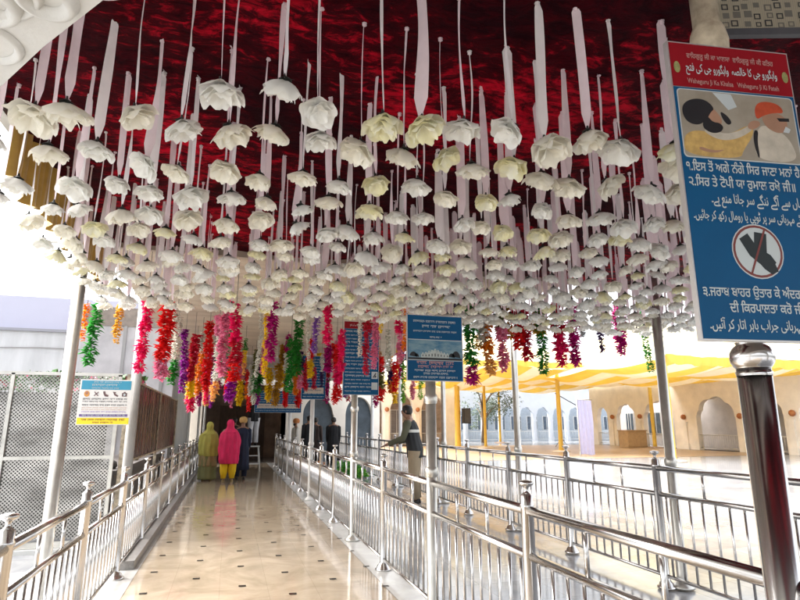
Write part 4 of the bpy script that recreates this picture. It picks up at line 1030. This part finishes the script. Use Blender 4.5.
# blue-white far arcade
ops = [(x * 1.82, 1.45, 2.2, 3.25) for x in range(0, 14)]
arcade('long pale blue white arcade at the far side of the courtyard', (16.8, 50, 0), 0, -1.0, 25, 5.6, ops, bluewhite, depth=2.2, back=mat('pale blue grey inner wall', (.40, .45, .50), .8, var=.1), win=(1.05, 2.35, .74), orn=False, winm=mat('slate window', (.10, .13, .17), .3, var=.3))
# peach arcade on the right, facing the courtyard (local x runs back along +Y)
ys = [(38.5, 1.35, 2.0, 2.9), (35.75, 2.1, 2.0, 3.05), (32.4, 2.9, 1.9, 3.15), (27.6, 2.9, 1.9, 3.2), (23.9, 1.5, 2.0, 2.9), (21.2, 2.2, 2.0, 3.05), (17.5, 2.9, 1.9, 3.15)]
ops = [(-(y - 15), w, a, b_) for y, w, a, b_ in ys]
arcade('peach arcade with wide cusped arches along the right side of the courtyard', (28, 15, 0), R(-90), -25, 0, 5.3, ops, peach, depth=2.6, back=grey_in, win=(.9, 2.4, .6))
# kiosk box, stand, speaker, banner in the courtyard
t = thing('wooden_box', 'tan wooden box counter standing in front of the right arcade', 'box', (26.6, 33.4, 0))
b = MB(); b.box(-.75, .75, -.5, .5, .02, 1.1); b.build('body', mat('tan board', (.50, .34, .18), .6, var=.12), t)
b = MB(); b.box(-.8, .8, -.55, .55, 1.1, 1.16); b.box(-.77, .77, -.515, -.5, .02, .12); b.build('top', mat('tan board top', (.42, .27, .13), .5), t)
t = thing('light_stand', 'thin dark stand with a slanting boom arm in the courtyard left of the lavender banner', 'stand', (22.3, 35.4, 0))
b = MB(); b.cyl((0, 0, .05), (0, 0, 4.1), .05, .03, n=8); b.build('pole', dark_grey, t)
b = MB(); b.tube([(-.3, 0, 3.7), (.6, -.1, 3.2), (2.0, -.2, 2.5)], .03, 6); b.build('boom_arm', dark_grey, t)
for k in range(3):
    a = k * 2.09; b = MB(); b.cyl((0, 0, .6), (.5 * math.cos(a), .5 * math.sin(a), .01), .02, n=6); b.build('leg', dark_grey, t)
t = thing('speaker', 'black loudspeaker fixed on the yellow wrapped pole beside the peach arcade', 'speaker', (15.2, 35.55, 1.6))
b = MB(); b.box(-.24, .24, -.2, .2, 0, 1.0); b.build('cabinet', black_m, t)
b = MB(); b.box(-.2, .2, -.215, -.2, .06, .94); b.build('grille', dark_grey, t)
t = thing('cloth_banner', 'pale lavender cloth hanging on an upright stand in the open courtyard', 'banner', (16.7, 24.3, 0))
b = MB(); vs = []; fs = []; n = 28; mz = 20
for j in range(mz + 1):
    for i in range(n + 1):
        u = i / n; z = .1 + 2.6 * j / mz
        vs.append((-.4 + .8 * u, .03 * math.sin(u * 22 + z) + .02 * math.sin(z * 3), z + .03 * math.sin(u * 6)))
for j in range(mz):
    for i in range(n): a = j * (n + 1) + i; fs.append((a, a + 1, a + n + 2, a + n + 1))
b.add(vs, fs, 0, True); b.build('cloth', mat('lavender cloth', (.50, .50, .72), .7, trans=.25, var=.05), t)
b = MB(); b.cyl((-.42, .0, .02), (-.42, 0, 2.95), .025, n=8); b.cyl((-.45, 0, 2.72), (.43, 0, 2.72), .02, n=8); b.box(-.6, -.2, -.2, .2, .0, .03); b.build('stand', steel_w, t)

# gate building at the end of the walkway
t = thing('gate_building', 'peach gate building with a broad dark arch where the walkway ends', 'building', (0, 24, 0))
mb = MB(); arch_wall(mb, -2.35, 6.2, 4.6, [(.55, 3.3, 2.4, 3.25), (3.55, 1.3, 1.9, 2.7), (5.3, 1.2, 1.9, 2.7)], th=.5, cusps=1); mb.build('wall', peach, t)
mb = MB(); mb.box(-2.35, 6.2, 4.5, 4.6, 0, 4.6); mb.box(-1.25, -1.15, .5, 4.5, 0, 4.6); mb.box(2.5, 2.6, .5, 4.5, 0, 4.6); mb.box(-2.3, 6.1, .52, 4.5, 4.5, 4.6); mb.build('inner_wall', brown_in, t)
mb = MB(); mb.box(-.5, 1.6, 4.44, 4.5, .0, 2.4); mb.build('inner_door', mat('dark wooden door', (.16, .10, .07), .5, var=.3, vscale=6, stretch=(4, 1, .6)), t)
mb = MB(); mb.box(-2.37, -1.55, -.06, 0, 0, .5); mb.box(2.25, 2.85, -.06, 0, 0, .5); mb.build('plinth', peach2, t)
for cx, w in ((3.55, 1.3), (5.3, 1.2)):
    m3 = MB(); m3.box(cx - w/2, cx + w/2, .3, .34, 0, 2.8); m3.build('pane', glass_dark, t)

# ------------------------------------------------------------------ tents
yel = mat('yellow tent cloth', (.80, .55, .10), .75, var=.08, vscale=2, trans=.22); cream = mat('cream tent cloth', (.82, .74, .64), .75, var=.06, vscale=2, trans=.22)
roofc = mat('pale yellow tent roof', (.84, .77, .52), .8, var=.05, vscale=1, trans=.4)
def tent(label, x0, x1, y0, y1, z, poles, sag=.5, front=False, stripe=.95, seed=0):
    t = thing('tent', label, 'tent', (0, 0, 0), 0, 'yellow and white striped tents in the courtyard')
    bx = (x1 - x0) / round((x1 - x0) / 4.6); by = (y1 - y0) / max(1, round((y1 - y0) / 4.5))
    def zf(x, y):
        u = abs(math.sin(pi * (x - x0) / bx)); v = abs(math.sin(pi * (y - y0) / by))
        return z - sag * (u * .6 + v * .4 + .25 * u * v) + .06 * math.sin(x * 5 + y * 1.3 + seed) * u
    nx = int((x1 - x0) / stripe) * 6; b = MB()
    grid_sheet(b, x0, x1, y0, y1, nx, 44, zf, lambda i, j: (i // 6) % 2); b.build('striped_lining', [yel, cream], t)
    b = MB(); rz = 2.6; xm0, xm1 = x0 + 3, x1 - 3; ym = (y0 + y1) / 2
    A = [(x0 - .2, y0 - .1, z + .12), (x1 + .2, y0 - .1, z + .12), (x1 + .2, y1 + .1, z + .12), (x0 - .2, y1 + .1, z + .12), (xm0, ym, z + rz), (xm1, ym, z + rz)]
    b.add(A, [(0, 1, 5, 4), (1, 2, 5), (2, 3, 4, 5), (3, 0, 4)]); b.build('roof_cloth', roofc, t)
    b = MB(); n = int((x1 - x0) * 8); vs = []; fs = []
    for i in range(n + 1):
        x = x0 + (x1 - x0) * i / n; y = y0 - .13 + .05 * math.sin(i * 1.7); zt = zf(x, y0) * .35 + (z + .1) * .65
        vs += [(x, y, zt + .1), (x, y + .02 * math.sin(i), zt - (.30 if front else .18) + .03 * math.sin(i * .9))]
    for i in range(n): fs.append((2*i, 2*i+2, 2*i+3, 2*i+1))
    b.add(vs, fs, 0, True); b.build('valance', yel, t)
    for (px, py, r) in poles:
        b = MB(); b.lathe([(r * 1.1, .01), (r, .3), (r * .9, 1.5), (r, 2.2), (r * .85, z - .4), (r * .8, z + .1)], (px, py, 0), n=14); b.build('pole', yel, t)
        b = MB(); b.lathe([(.5, .007), (.5, .06), (.2, .1)], (px, py, 0), n=14); b.build('pole_foot', brown_in if px > 20 else peach2, t)
    return t
tent('striped tent with yellow valance at the right, nearest in the courtyard', 17.8, 37, 19.9, 31.0, 4.35, [(17.8, 19.9, .11), (18.2, 29.0, .13), (37, 19.9, .11)], .45, True)
tent('striped tent in the middle of the courtyard in front of the pale blue arcade', 9.9, 17.5, 25.5, 39.2, 4.55, [(14.75, 36.0, .2), (16.4, 35.2, .1)], .5, seed=2)
tent('farthest striped tent, behind the near one and before the right arcade', 17.8, 27.6, 31.6, 45, 4.7, [(27.2, 32.0, .13), (22.3, 44.9, .1)], .45, seed=4)

# ------------------------------------------------------------------ tree
def tree(label, loc, h, r, seed, leaf):
    t = thing('tree', label, 'tree', loc); rn = random.Random(seed)
    b = MB(); tips = []
    b.tube([(0, 0, 0), (.1, .05, h * .3), (.0, .1, h * .55), (.1, .1, h * .8)], [.22, .17, .12, .05], 8)
    for k in range(9):
        a = rn.uniform(0, 6.3); z0 = h * rn.uniform(.3, .6); e = (r * .75 * math.cos(a), r * .75 * math.sin(a), z0 + h * rn.uniform(.1, .35))
        b.tube([(.05, .05, z0), (e[0] * .5, e[1] * .5, (z0 + e[2]) / 2 + .2), e], [.09, .05, .02], 6); tips.append(e)
    b.build('trunk', mat('bark', (.12, .08, .05), .9), t)
    b = MB()
    for k in range(46):
        c = Vector(rn.choice(tips)) + Vector((rn.gauss(0, r * .3), rn.gauss(0, r * .3), rn.gauss(0, h * .1))); cr = rn.uniform(.35, .8)
        for i in range(70):
            d = Vector((rn.gauss(0, 1), rn.gauss(0, 1), rn.gauss(0, 1))).normalized() * cr * rn.random() ** .4; p0 = c + d; p0.z -= abs(d.x) * .3
            s = rn.uniform(.07, .14); q = Vector((rn.gauss(0, 1), rn.gauss(0, 1), rn.gauss(0, .6))).normalized(); w_ = q.orthogonal().normalized() * s * .4
            b.add([p0, p0 + q * s + w_, p0 + q * s * 2, p0 + q * s - w_], [(0, 1, 2, 3)])
    b.build('crown', leaf, t)
tree('grey green drooping tree between the peach arcade and the pale blue arcade', (21.0, 45.5, 0), 5.6, 2.0, 4, mat('grey green leaves', (.10, .14, .09), .6, var=.3, vscale=3, trans=.2))

# arched wall added unseen behind the camera to cut frontal light, matching the upper-left eave
t = thing('unseen_hall_wall', 'white plaster arched wall added unseen behind the viewer to cut frontal light', 'building', (0, -1.6, 0))
b = MB(); arch_wall(b, -3.5, 3.7, 3.3, [(.1, 6.3, 2.0, 3.05)], th=.4, cusps=7); b.build('wall', plaster, t)
b = MB(); b.box(-3.6, 3.8, -.1, .6, 3.3, 3.45); b.build('cornice', plaster, t)

# ------------------------------------------------------------------ people
def mat_c(name, col, **k): return mat(name, col, .8, var=.14, vscale=9, bump=.6, bscale=9, stretch=(1.6, 1.6, .5), **k)
skin_m = mat('skin', (.30, .16, .10), .5, var=.06)
hair_m = mat('black hair', (.015, .012, .01), .5)
def skin_body(t, J, name='body'):
    """J: dict joint -> (pos, radius, parent); one continuous skinned surface"""
    keys = list(J); idx = {k: i for i, k in enumerate(keys)}
    me = bpy.data.meshes.new(name)
    me.from_pydata([J[k][0] for k in keys], [(idx[k], idx[J[k][2]]) for k in keys if J[k][2]], [])
    o = bpy.data.objects.new(name, me); COL.objects.link(o)
    sk = o.modifiers.new('s', 'SKIN'); sv = me.skin_vertices[0].data
    for k in keys: r = J[k][1]; sv[idx[k]].radius = (r, r) if not isinstance(r, tuple) else r
    sv[0].use_root = True
    ss = o.modifiers.new('u', 'SUBSURF'); ss.levels = 2; ss.render_levels = 2
    dg = bpy.context.evaluated_depsgraph_get(); dg.update()
    m2 = bpy.data.meshes.new_from_object(o.evaluated_get(dg)); bpy.data.objects.remove(o); bpy.data.meshes.remove(me)
    m2.materials.clear(); m2.materials.append(skin_m)
    for p in m2.polygons: p.use_smooth = True
    return link(name, m2, t)
def fingers(J, hand, d, side, palm_dir):
    """five short chains rooted in the palm"""
    h = Vector(J[hand][0]); d = Vector(d).normalized(); s = Vector(side).normalized()
    for i, (off, ln) in enumerate([(-.030, .065), (-.010, .078), (.010, .082), (.030, .07)]):
        a = h + d * .035 + s * off; J[f'{hand}f{i}a'] = (tuple(a), .010, hand)
        b_ = a + d * ln * .5 + Vector(palm_dir) * .01; J[f'{hand}f{i}b'] = (tuple(b_), .009, f'{hand}f{i}a')
        c = b_ + d * ln * .4 + Vector(palm_dir) * .025; J[f'{hand}f{i}c'] = (tuple(c), .007, f'{hand}f{i}b')
    a = h + s * -.04 + d * .0; J[f'{hand}ta'] = (tuple(a), .011, hand); J[f'{hand}tb'] = (tuple(a + s * -.02 + d * .035 + Vector(palm_dir) * .015), .009, f'{hand}ta')
def person(label, loc, rz, H=1.65, arms=None, legs=None, lean=0., head_off=(0, 0), face=True):
    t = thing('person', label, 'person', loc, rz); k = H / 1.70
    t.scale = (k, k, k)
    J = {}
    J['pel'] = ((0, 0, .94), (.125, .10), None)
    J['waist'] = ((0, lean * .35, 1.10), (.115, .09), 'pel'); J['chest'] = ((0, lean * .8, 1.30), (.15, .105), 'waist')
    J['neck0'] = ((0, lean, 1.44), (.07, .065), 'chest'); J['neck'] = ((head_off[0] * .3, lean * 1.05 + head_off[1] * .3, 1.50), (.05, .052), 'neck0')
    hx, hy = head_off[0], lean * 1.1 + head_off[1]
    J['jaw'] = ((hx, hy + .015, 1.555), (.060, .068), 'neck'); J['head'] = ((hx, hy, 1.625), (.076, .088), 'jaw'); J['crown'] = ((hx, hy - .005, 1.675), (.055, .065), 'head')
    J['nose'] = ((hx, hy + .098, 1.60), (.012, .014), 'head')
    for sx, n in ((-1, 'L'), (1, 'R')):
        J['sh' + n] = ((sx * .175, lean, 1.41), .055, 'neck0')
        ar = (arms or {}).get(n) or [(sx * .21, lean + .02, 1.14), (sx * .20, lean + .08, .90)]
        J['el' + n] = (ar[0], .040, 'sh' + n); J['wr' + n] = (ar[1], .027, 'el' + n)
        e, w = Vector(ar[0]), Vector(ar[1]); d = (w - e).normalized(); hd = w + d * .07
        J['ha' + n] = (tuple(hd), (.034, .022), 'wr' + n)
        side = d.cross(Vector((0, 0, 1))) if abs(d.z) < .8 else Vector((0, 1, 0)); fingers(J, 'ha' + n, d, side, (-sx * .5, .3, -.2))
        lg = (legs or {}).get(n) or [(sx * .10, .02, .50), (sx * .10, -.02, .09), (sx * .11, .12, .035)]
        J['hip' + n] = ((sx * .09, 0, .88), .088, 'pel'); J['kn' + n] = (lg[0], .058, 'hip' + n); J['an' + n] = (lg[1], .036, 'kn' + n); J['toe' + n] = (lg[2], (.038, .026), 'an' + n)
    skin_body(t, J)
    if face:
        for sx in (-1, 1):
            b = MB(); b.lathe([(.003, -.008), (.01, 0), (.003, .008)], (hx + sx * .03, hy + .083, 1.622), n=8); b.build('eye', hair_m, t)
            b = MB(); b.lathe([(.006, -.028), (.016, 0), (.006, .028)], (hx + sx * .078, hy - .005, 1.61), n=8); b.build('ear', skin_m, t)
        b = MB(); b.box(hx - .022, hx + .022, hy + .079, hy + .086, 1.567, 1.574); b.build('mouth', mat('lips', (.22, .07, .06), .5), t)
    return t, hx, hy
def cloth_tube(t, name, pts, rs, m, n=14, seed=0):
    b = MB(); b.tube(pts, rs, n); 
    b.v = [tuple(Vector(v) + Vector((noise.noise(Vector((v[0] * 12 + seed, v[1] * 12, v[2] * 9))), noise.noise(Vector((v[0] * 12, v[1] * 12 + seed, v[2] * 9))), 0)) * .012) for v in b.v]
    return b.build(name, m, t)
def robe(t, name, rings, m, seed=0, wr=.045, n=56):
    # refine rings
    out = []
    for a, b_ in zip(rings, rings[1:]):
        for q in range(4): f = q / 4; out.append(tuple(a[i] * (1 - f) + b_[i] * f for i in range(5)))
    out.append(rings[-1]); mb = MB(); mb.loft(out, n=n, wr=wr * 1.6, wf=11, seed=seed); return mb.build(name, m, t)
# pink shawl and yellow trousers
pinkc = mat_c('hot pink shawl cloth', (.72, .02, .11)); yelc = mat_c('bright yellow trousers', (.80, .52, .01)); olivec = mat_c('olive yellow scarf', (.50, .46, .10)); olive2 = mat_c('green skirt cloth', (.22, .22, .09)); brownc = mat_c('brown tunic border', (.36, .26, .12))
navyc = mat_c('navy suit cloth', (.012, .018, .045)); tanc = mat_c('tan head wrap', (.55, .34, .12)); whitec = mat_c('pale grey trousers', (.55, .55, .57)); blackc = mat_c('black jacket cloth', (.012, .012, .014)); greyc = mat_c('light tunic cloth', (.60, .56, .50))
def head_scarf(t, hx, hy, m, seed, down=1.30, name='headscarf'):
    return robe(t, name, [(down, 0, hy * .6 - .02, .235, .15), (1.40, 0, hy * .8, .20, .135), (1.47, hx * .5, hy * .9, .125, .11), (1.53, hx, hy - .005, .098, .108), (1.62, hx, hy - .012, .102, .116), (1.68, hx, hy - .012, .088, .10), (1.725, hx, hy - .01, .05, .06), (1.735, hx, hy - .01, .01, .01)], m, seed, .03)
def bent_arms(sx1=1): return {'L': [(-.22, .0, 1.15), (-.12, .16, 1.05)], 'R': [(.22, .0, 1.15), (.12, .16, 1.05)]}
def woman(label, loc, shawl, lower, lowname, feet_skirt, seed, tun=None, H=1.62, rz=0):
    t, hx, hy = person(label, loc, rz, H, bent_arms())
    if feet_skirt: robe(t, lowname, [(.05, 0, 0, .27, .20), (.3, 0, 0, .25, .19), (.7, 0, 0, .22, .17), (.95, 0, 0, .19, .14)], lower, seed, .05)
    else:
        for sx in (-1, 1): cloth_tube(t, lowname, [(sx * .10, .0, .88), (sx * .115, .03, .55), (sx * .115, -.01, .3), (sx * .115, -.02, .10)], [.12, .115, .11, .065], lower, seed=seed + sx)
    if tun: robe(t, 'tunic', [(.42, 0, 0, .265, .19), (.6, 0, 0, .25, .18), (.9, 0, 0, .22, .155), (1.15, 0, 0, .185, .135), (1.35, 0, 0, .19, .13), (1.44, 0, 0, .10, .09)], tun, seed + 1, .05)
    robe(t, 'shawl', [(.50 if not feet_skirt else .72, .02, -.01, .24, .17), (.62 if not feet_skirt else .78, .0, -.01, .27, .19), (.95, 0, .0, .285, .20), (1.15, 0, .0, .29, .20), (1.32, 0, 0, .26, .17), (1.42, 0, 0, .19, .13), (1.47, 0, hy, .12, .10)], shawl, seed + 2, .06)
    head_scarf(t, hx, hy, shawl, seed + 3, 1.36)
    for sx in (-1, 1):
        b = MB(); b.loft([(.005, sx * .115, .05, .045, .12), (.05, sx * .115, .04, .042, .10), (.075, sx * .115, .0, .035, .05)], n=12); b.build('shoe', brownc, t)
    return t
woman('woman seen from behind in a hot pink shawl and bright yellow trousers', (.02, 16.45, 0), pinkc, yelc, 'trousers', False, 3)
woman('woman from behind in an olive yellow headscarf and green skirt, left of the pink shawl', (-.53, 16.9, 0), olivec, olive2, 'skirt', True, 9, tun=brownc, H=1.56)
def man(label, loc, rz, top, legsm, headm, seed, H=1.72, long=False, arms=None, lean=0., head='turban', head_off=(0, 0), vest=None):
    t, hx, hy = person(label, loc, rz, H, arms, None, lean, head_off)
    for sx in (-1, 1): cloth_tube(t, 'trouser_leg', [(sx * .095, .0, .92), (sx * .10, .02, .5), (sx * .10, -.02, .10)], [.12, .085, .075], legsm, seed=seed + sx)
    lo = .28 if long else .80
    robe(t, 'coat' if long else 'shirt', [(lo, 0, 0, .24 if long else .18, .17 if long else .14), (.95, 0, 0, .19, .145), (1.12, 0, lean * .4, .175, .135), (1.30, 0, lean * .8, .205, .145), (1.41, 0, lean, .185, .12), (1.46, 0, lean, .09, .085)], top, seed, .03)
    for sx, n in ((-1, 'L'), (1, 'R')):
        a = (arms or {}).get(n) or [(sx * .21, lean + .02, 1.14), (sx * .20, lean + .08, .90)]
        cloth_tube(t, 'sleeve', [(sx * .15, lean, 1.41), (sx * .185, lean, 1.39), a[0], a[1]], [.06, .072, .058, .045], top if not vest else vest, seed=seed)
    if head == 'turban':
        mb = MB(); mb.loft([(1.60, hx, hy - .02, .085, .095), (1.63, hx, hy - .01, .108, .118), (1.68, hx, hy - .012, .118, .128), (1.74, hx, hy - .01, .10, .11), (1.775, hx, hy - .005, .05, .06), (1.78, hx, hy, .01, .01)], n=24, wr=.03, seed=seed); mb.build('turban', headm, t)
        mb = MB(); mb.loft([(1.50, hx, hy + .05, .02, .02), (1.53, hx, hy + .045, .05, .05), (1.57, hx, hy + .04, .068, .062), (1.59, hx, hy + .03, .072, .06)], n=16, wr=.08, seed=seed); mb.build('beard', hair_m, t)
    else:
        mb = MB(); mb.loft([(1.56, hx, hy - .035, .06, .055), (1.60, hx, hy - .022, .084, .088), (1.66, hx, hy - .015, .088, .098), (1.71, hx, hy - .01, .07, .08), (1.735, hx, hy - .005, .02, .02)], n=24, wr=.03, seed=seed); mb.build('hair', headm, t)
    for sx in (-1, 1):
        b = MB(); b.loft([(.005, sx * .10, .05, .045, .13), (.05, sx * .10, .04, .042, .12), (.085, sx * .10, -.01, .04, .06)], n=12); b.build('shoe', hair_m, t)
    return t, hx, hy
man('man from behind in long navy suit and tan head wrap, beside the pink shawl', (.36, 16.9, 0), 0, navyc, navyc, tanc, 5, 1.66, True)
man('man in dark clothes walking ahead of the pink shawl, mostly hidden', (.15, 20.6, 0), 0, blackc, blackc, hair_m, 6, 1.72, False, head='hair')
up = {'L': [(-.24, .12, 1.62), (-.14, .22, 1.88)], 'R': [(.24, .12, 1.62), (.12, .24, 1.90)]}
man('man in black jacket and pale trousers standing on the white stool', (.76, 19.9, .83), R(15), blackc, whitec, hair_m, 7, 1.68, False, up, head='hair')
t = thing('step_stool', 'white metal step stool under the man fixing the garlands', 'stool', (.76, 19.85, 0))
b = MB(); b.box(-.23, .23, -.2, .2, .79, .826); b.build('top', white_paint, t)
for sx in (-1, 1):
    for sy in (-1, 1):
        b = MB(); b.cyl((sx * .26, sy * .26, .008), (sx * .19, sy * .15, .79), .022, n=8); b.build('leg', white_paint, t)
b = MB(); b.box(-.25, .25, -.25, -.19, .24, .28); b.box(-.24, .24, -.23, -.19, .5, .53)
b.box(-.235, -.205, -.2, .2, .3, .33); b.box(.205, .235, -.2, .2, .3, .33); b.build('step', white_paint, t)
man('man in light tunic and orange turban standing beyond the railing near the gate', (2.25, 20.6, 0), R(100), greyc, greyc, mat_c('orange turban', (.55, .20, .06)), 8, 1.66, True)
man('tall figure in black clothes beyond the railing, beside the light tunic', (2.75, 20.9, 0), R(20), blackc, blackc, hair_m, 9, 1.80, True, head='hair')
man('second dark figure close behind the tall one in black, near the gate', (3.1, 21.6, 0), R(-30), mat_c('dark brown coat', (.05, .03, .025)), blackc, hair_m, 10, 1.74, True, head='hair')
man('slim figure in black seen between the poles below the red-headed sign', (3.55, 20.3, 0), R(-10), blackc, blackc, hair_m, 11, 1.74, True, head='hair')
vc = mat_c('dark olive sleeve', (.10, .10, .06)); vs_ = mat_c('charcoal vest', (.03, .032, .034))
vest_t, hx, hy = man('man in charcoal vest with a pale back band leaning on the far railing', (3.55, 10.9, 0), R(62), vs_, mat_c('khaki trousers', (.36, .28, .18)), hair_m, 12, 1.86, False,
    {'L': [(-.26, .18, 1.14), (-.20, .44, 1.04)], 'R': [(.23, .10, 1.14), (.16, .34, 1.06)]}, .10, 'hair', (0, .05), vest=vc)
b = MB(); rings = [(1.24, 0, .075, .2165, .157), (1.245, 0, .075, .2185, .159), (1.285, 0, .083, .2185, .159), (1.29, 0, .083, .2165, .157)]; b.loft(rings, n=36, cap=False); b.build('pale_band', mat('pale vest lettering band', (.6, .6, .55), .6), vest_t)
# heaps of spare greenery and an orange bundle between the lanes
rn = random.Random(12)
for lab, cat, loc, R_, cols, nm in [('heap of bright green artificial foliage lying between the two railings', 'foliage heap', (3.55, 17.6, 0), .42, ['green', 'lime'], 'foliage_heap'), ('smaller green foliage heap beside the larger one, between the two railings', 'foliage heap', (3.6, 16.5, 0), .28, ['green', 'lime'], 'foliage_heap'),
                         ('small heap of orange flowers between the two railings, farther than the greenery', 'flower heap', (3.0, 20.0, 0), .22, ['orange'], 'flower_heap')]:
    b = MB()
    for i in range(900):
        a = rn.uniform(0, 6.3); rr_ = R_ * rn.random() ** .5; z = R_ * .95 * math.sqrt(max(0, 1 - (rr_ / R_) ** 2)) * rn.uniform(.2, 1) + .03
        p0 = Vector((rr_ * math.cos(a), rr_ * math.sin(a), z)); q = Vector((rn.gauss(0, 1), rn.gauss(0, 1), rn.uniform(-.1, 1))).normalized(); s = rn.uniform(.03, .07); w_ = q.orthogonal().normalized() * s * .4
        b.add([p0, p0 + q * s + w_, p0 + q * s * 2, p0 + q * s - w_], [(0, 1, 2, 3)], rn.randrange(len(cols)))
    o = b.build(nm, [GM[c] for c in cols]); o.location = loc; tag(o, lab, cat)

# ------------------------------------------------------------------ camera, light, world
cam = bpy.data.cameras.new('Camera'); cam.sensor_width = 36; cam.lens = 36 * 559 / 800; cam.clip_end = 600; cam.clip_start = .05
co = bpy.data.objects.new('Camera', cam); COL.objects.link(co); co.location = (0, 0, 1.5); co.rotation_euler = (R(90) + PT, 0, -YW); SC.camera = co
SUN_EL, SUN_AZ = 52, -62    # azimuth measured from +Y towards +X
w = bpy.data.worlds.new('World'); SC.world = w; w.use_nodes = True; nt = w.node_tree; N = nt.nodes; L = nt.links
bg = N['Background']; sky = N.new('ShaderNodeTexSky'); sky.sky_type = 'NISHITA'; sky.sun_disc = False
sky.sun_elevation = R(SUN_EL); sky.sun_rotation = R(SUN_AZ); sky.air_density = 1.0; sky.dust_density = 6.0; sky.ozone_density = .6
hs = N.new('ShaderNodeHueSaturation'); hs.inputs['Saturation'].default_value = .25; hs.inputs['Value'].default_value = 1.0
L.new(sky.outputs[0], hs.inputs['Color']); L.new(hs.outputs[0], bg.inputs[0]); bg.inputs[1].default_value = .15
s = bpy.data.lights.new('Sun', 'SUN'); s.energy = 1.1; s.angle = R(60); s.color = (1, .97, .93)
so = bpy.data.objects.new('Sun', s); COL.objects.link(so)
el, az = R(SUN_EL), R(SUN_AZ); d = Vector((math.sin(az) * math.cos(el), math.cos(az) * math.cos(el), math.sin(el)))
so.rotation_euler = d.to_track_quat('Z', 'Y').to_euler(); so.location = d * 60
SC.view_settings.view_transform = 'Standard'; SC.view_settings.look = 'None'; SC.view_settings.exposure = 2.25; SC.view_settings.gamma = 1; SC.view_settings.use_curve_mapping = False
SC.render.engine = 'CYCLES'; cy = SC.cycles
cy.max_bounces = 7; cy.diffuse_bounces = 4; cy.glossy_bounces = 4; cy.transmission_bounces = 4; cy.transparent_max_bounces = 10; cy.caustics_reflective = False; cy.caustics_refractive = False
cy.use_denoising = True; cy.sample_clamp_indirect = 6
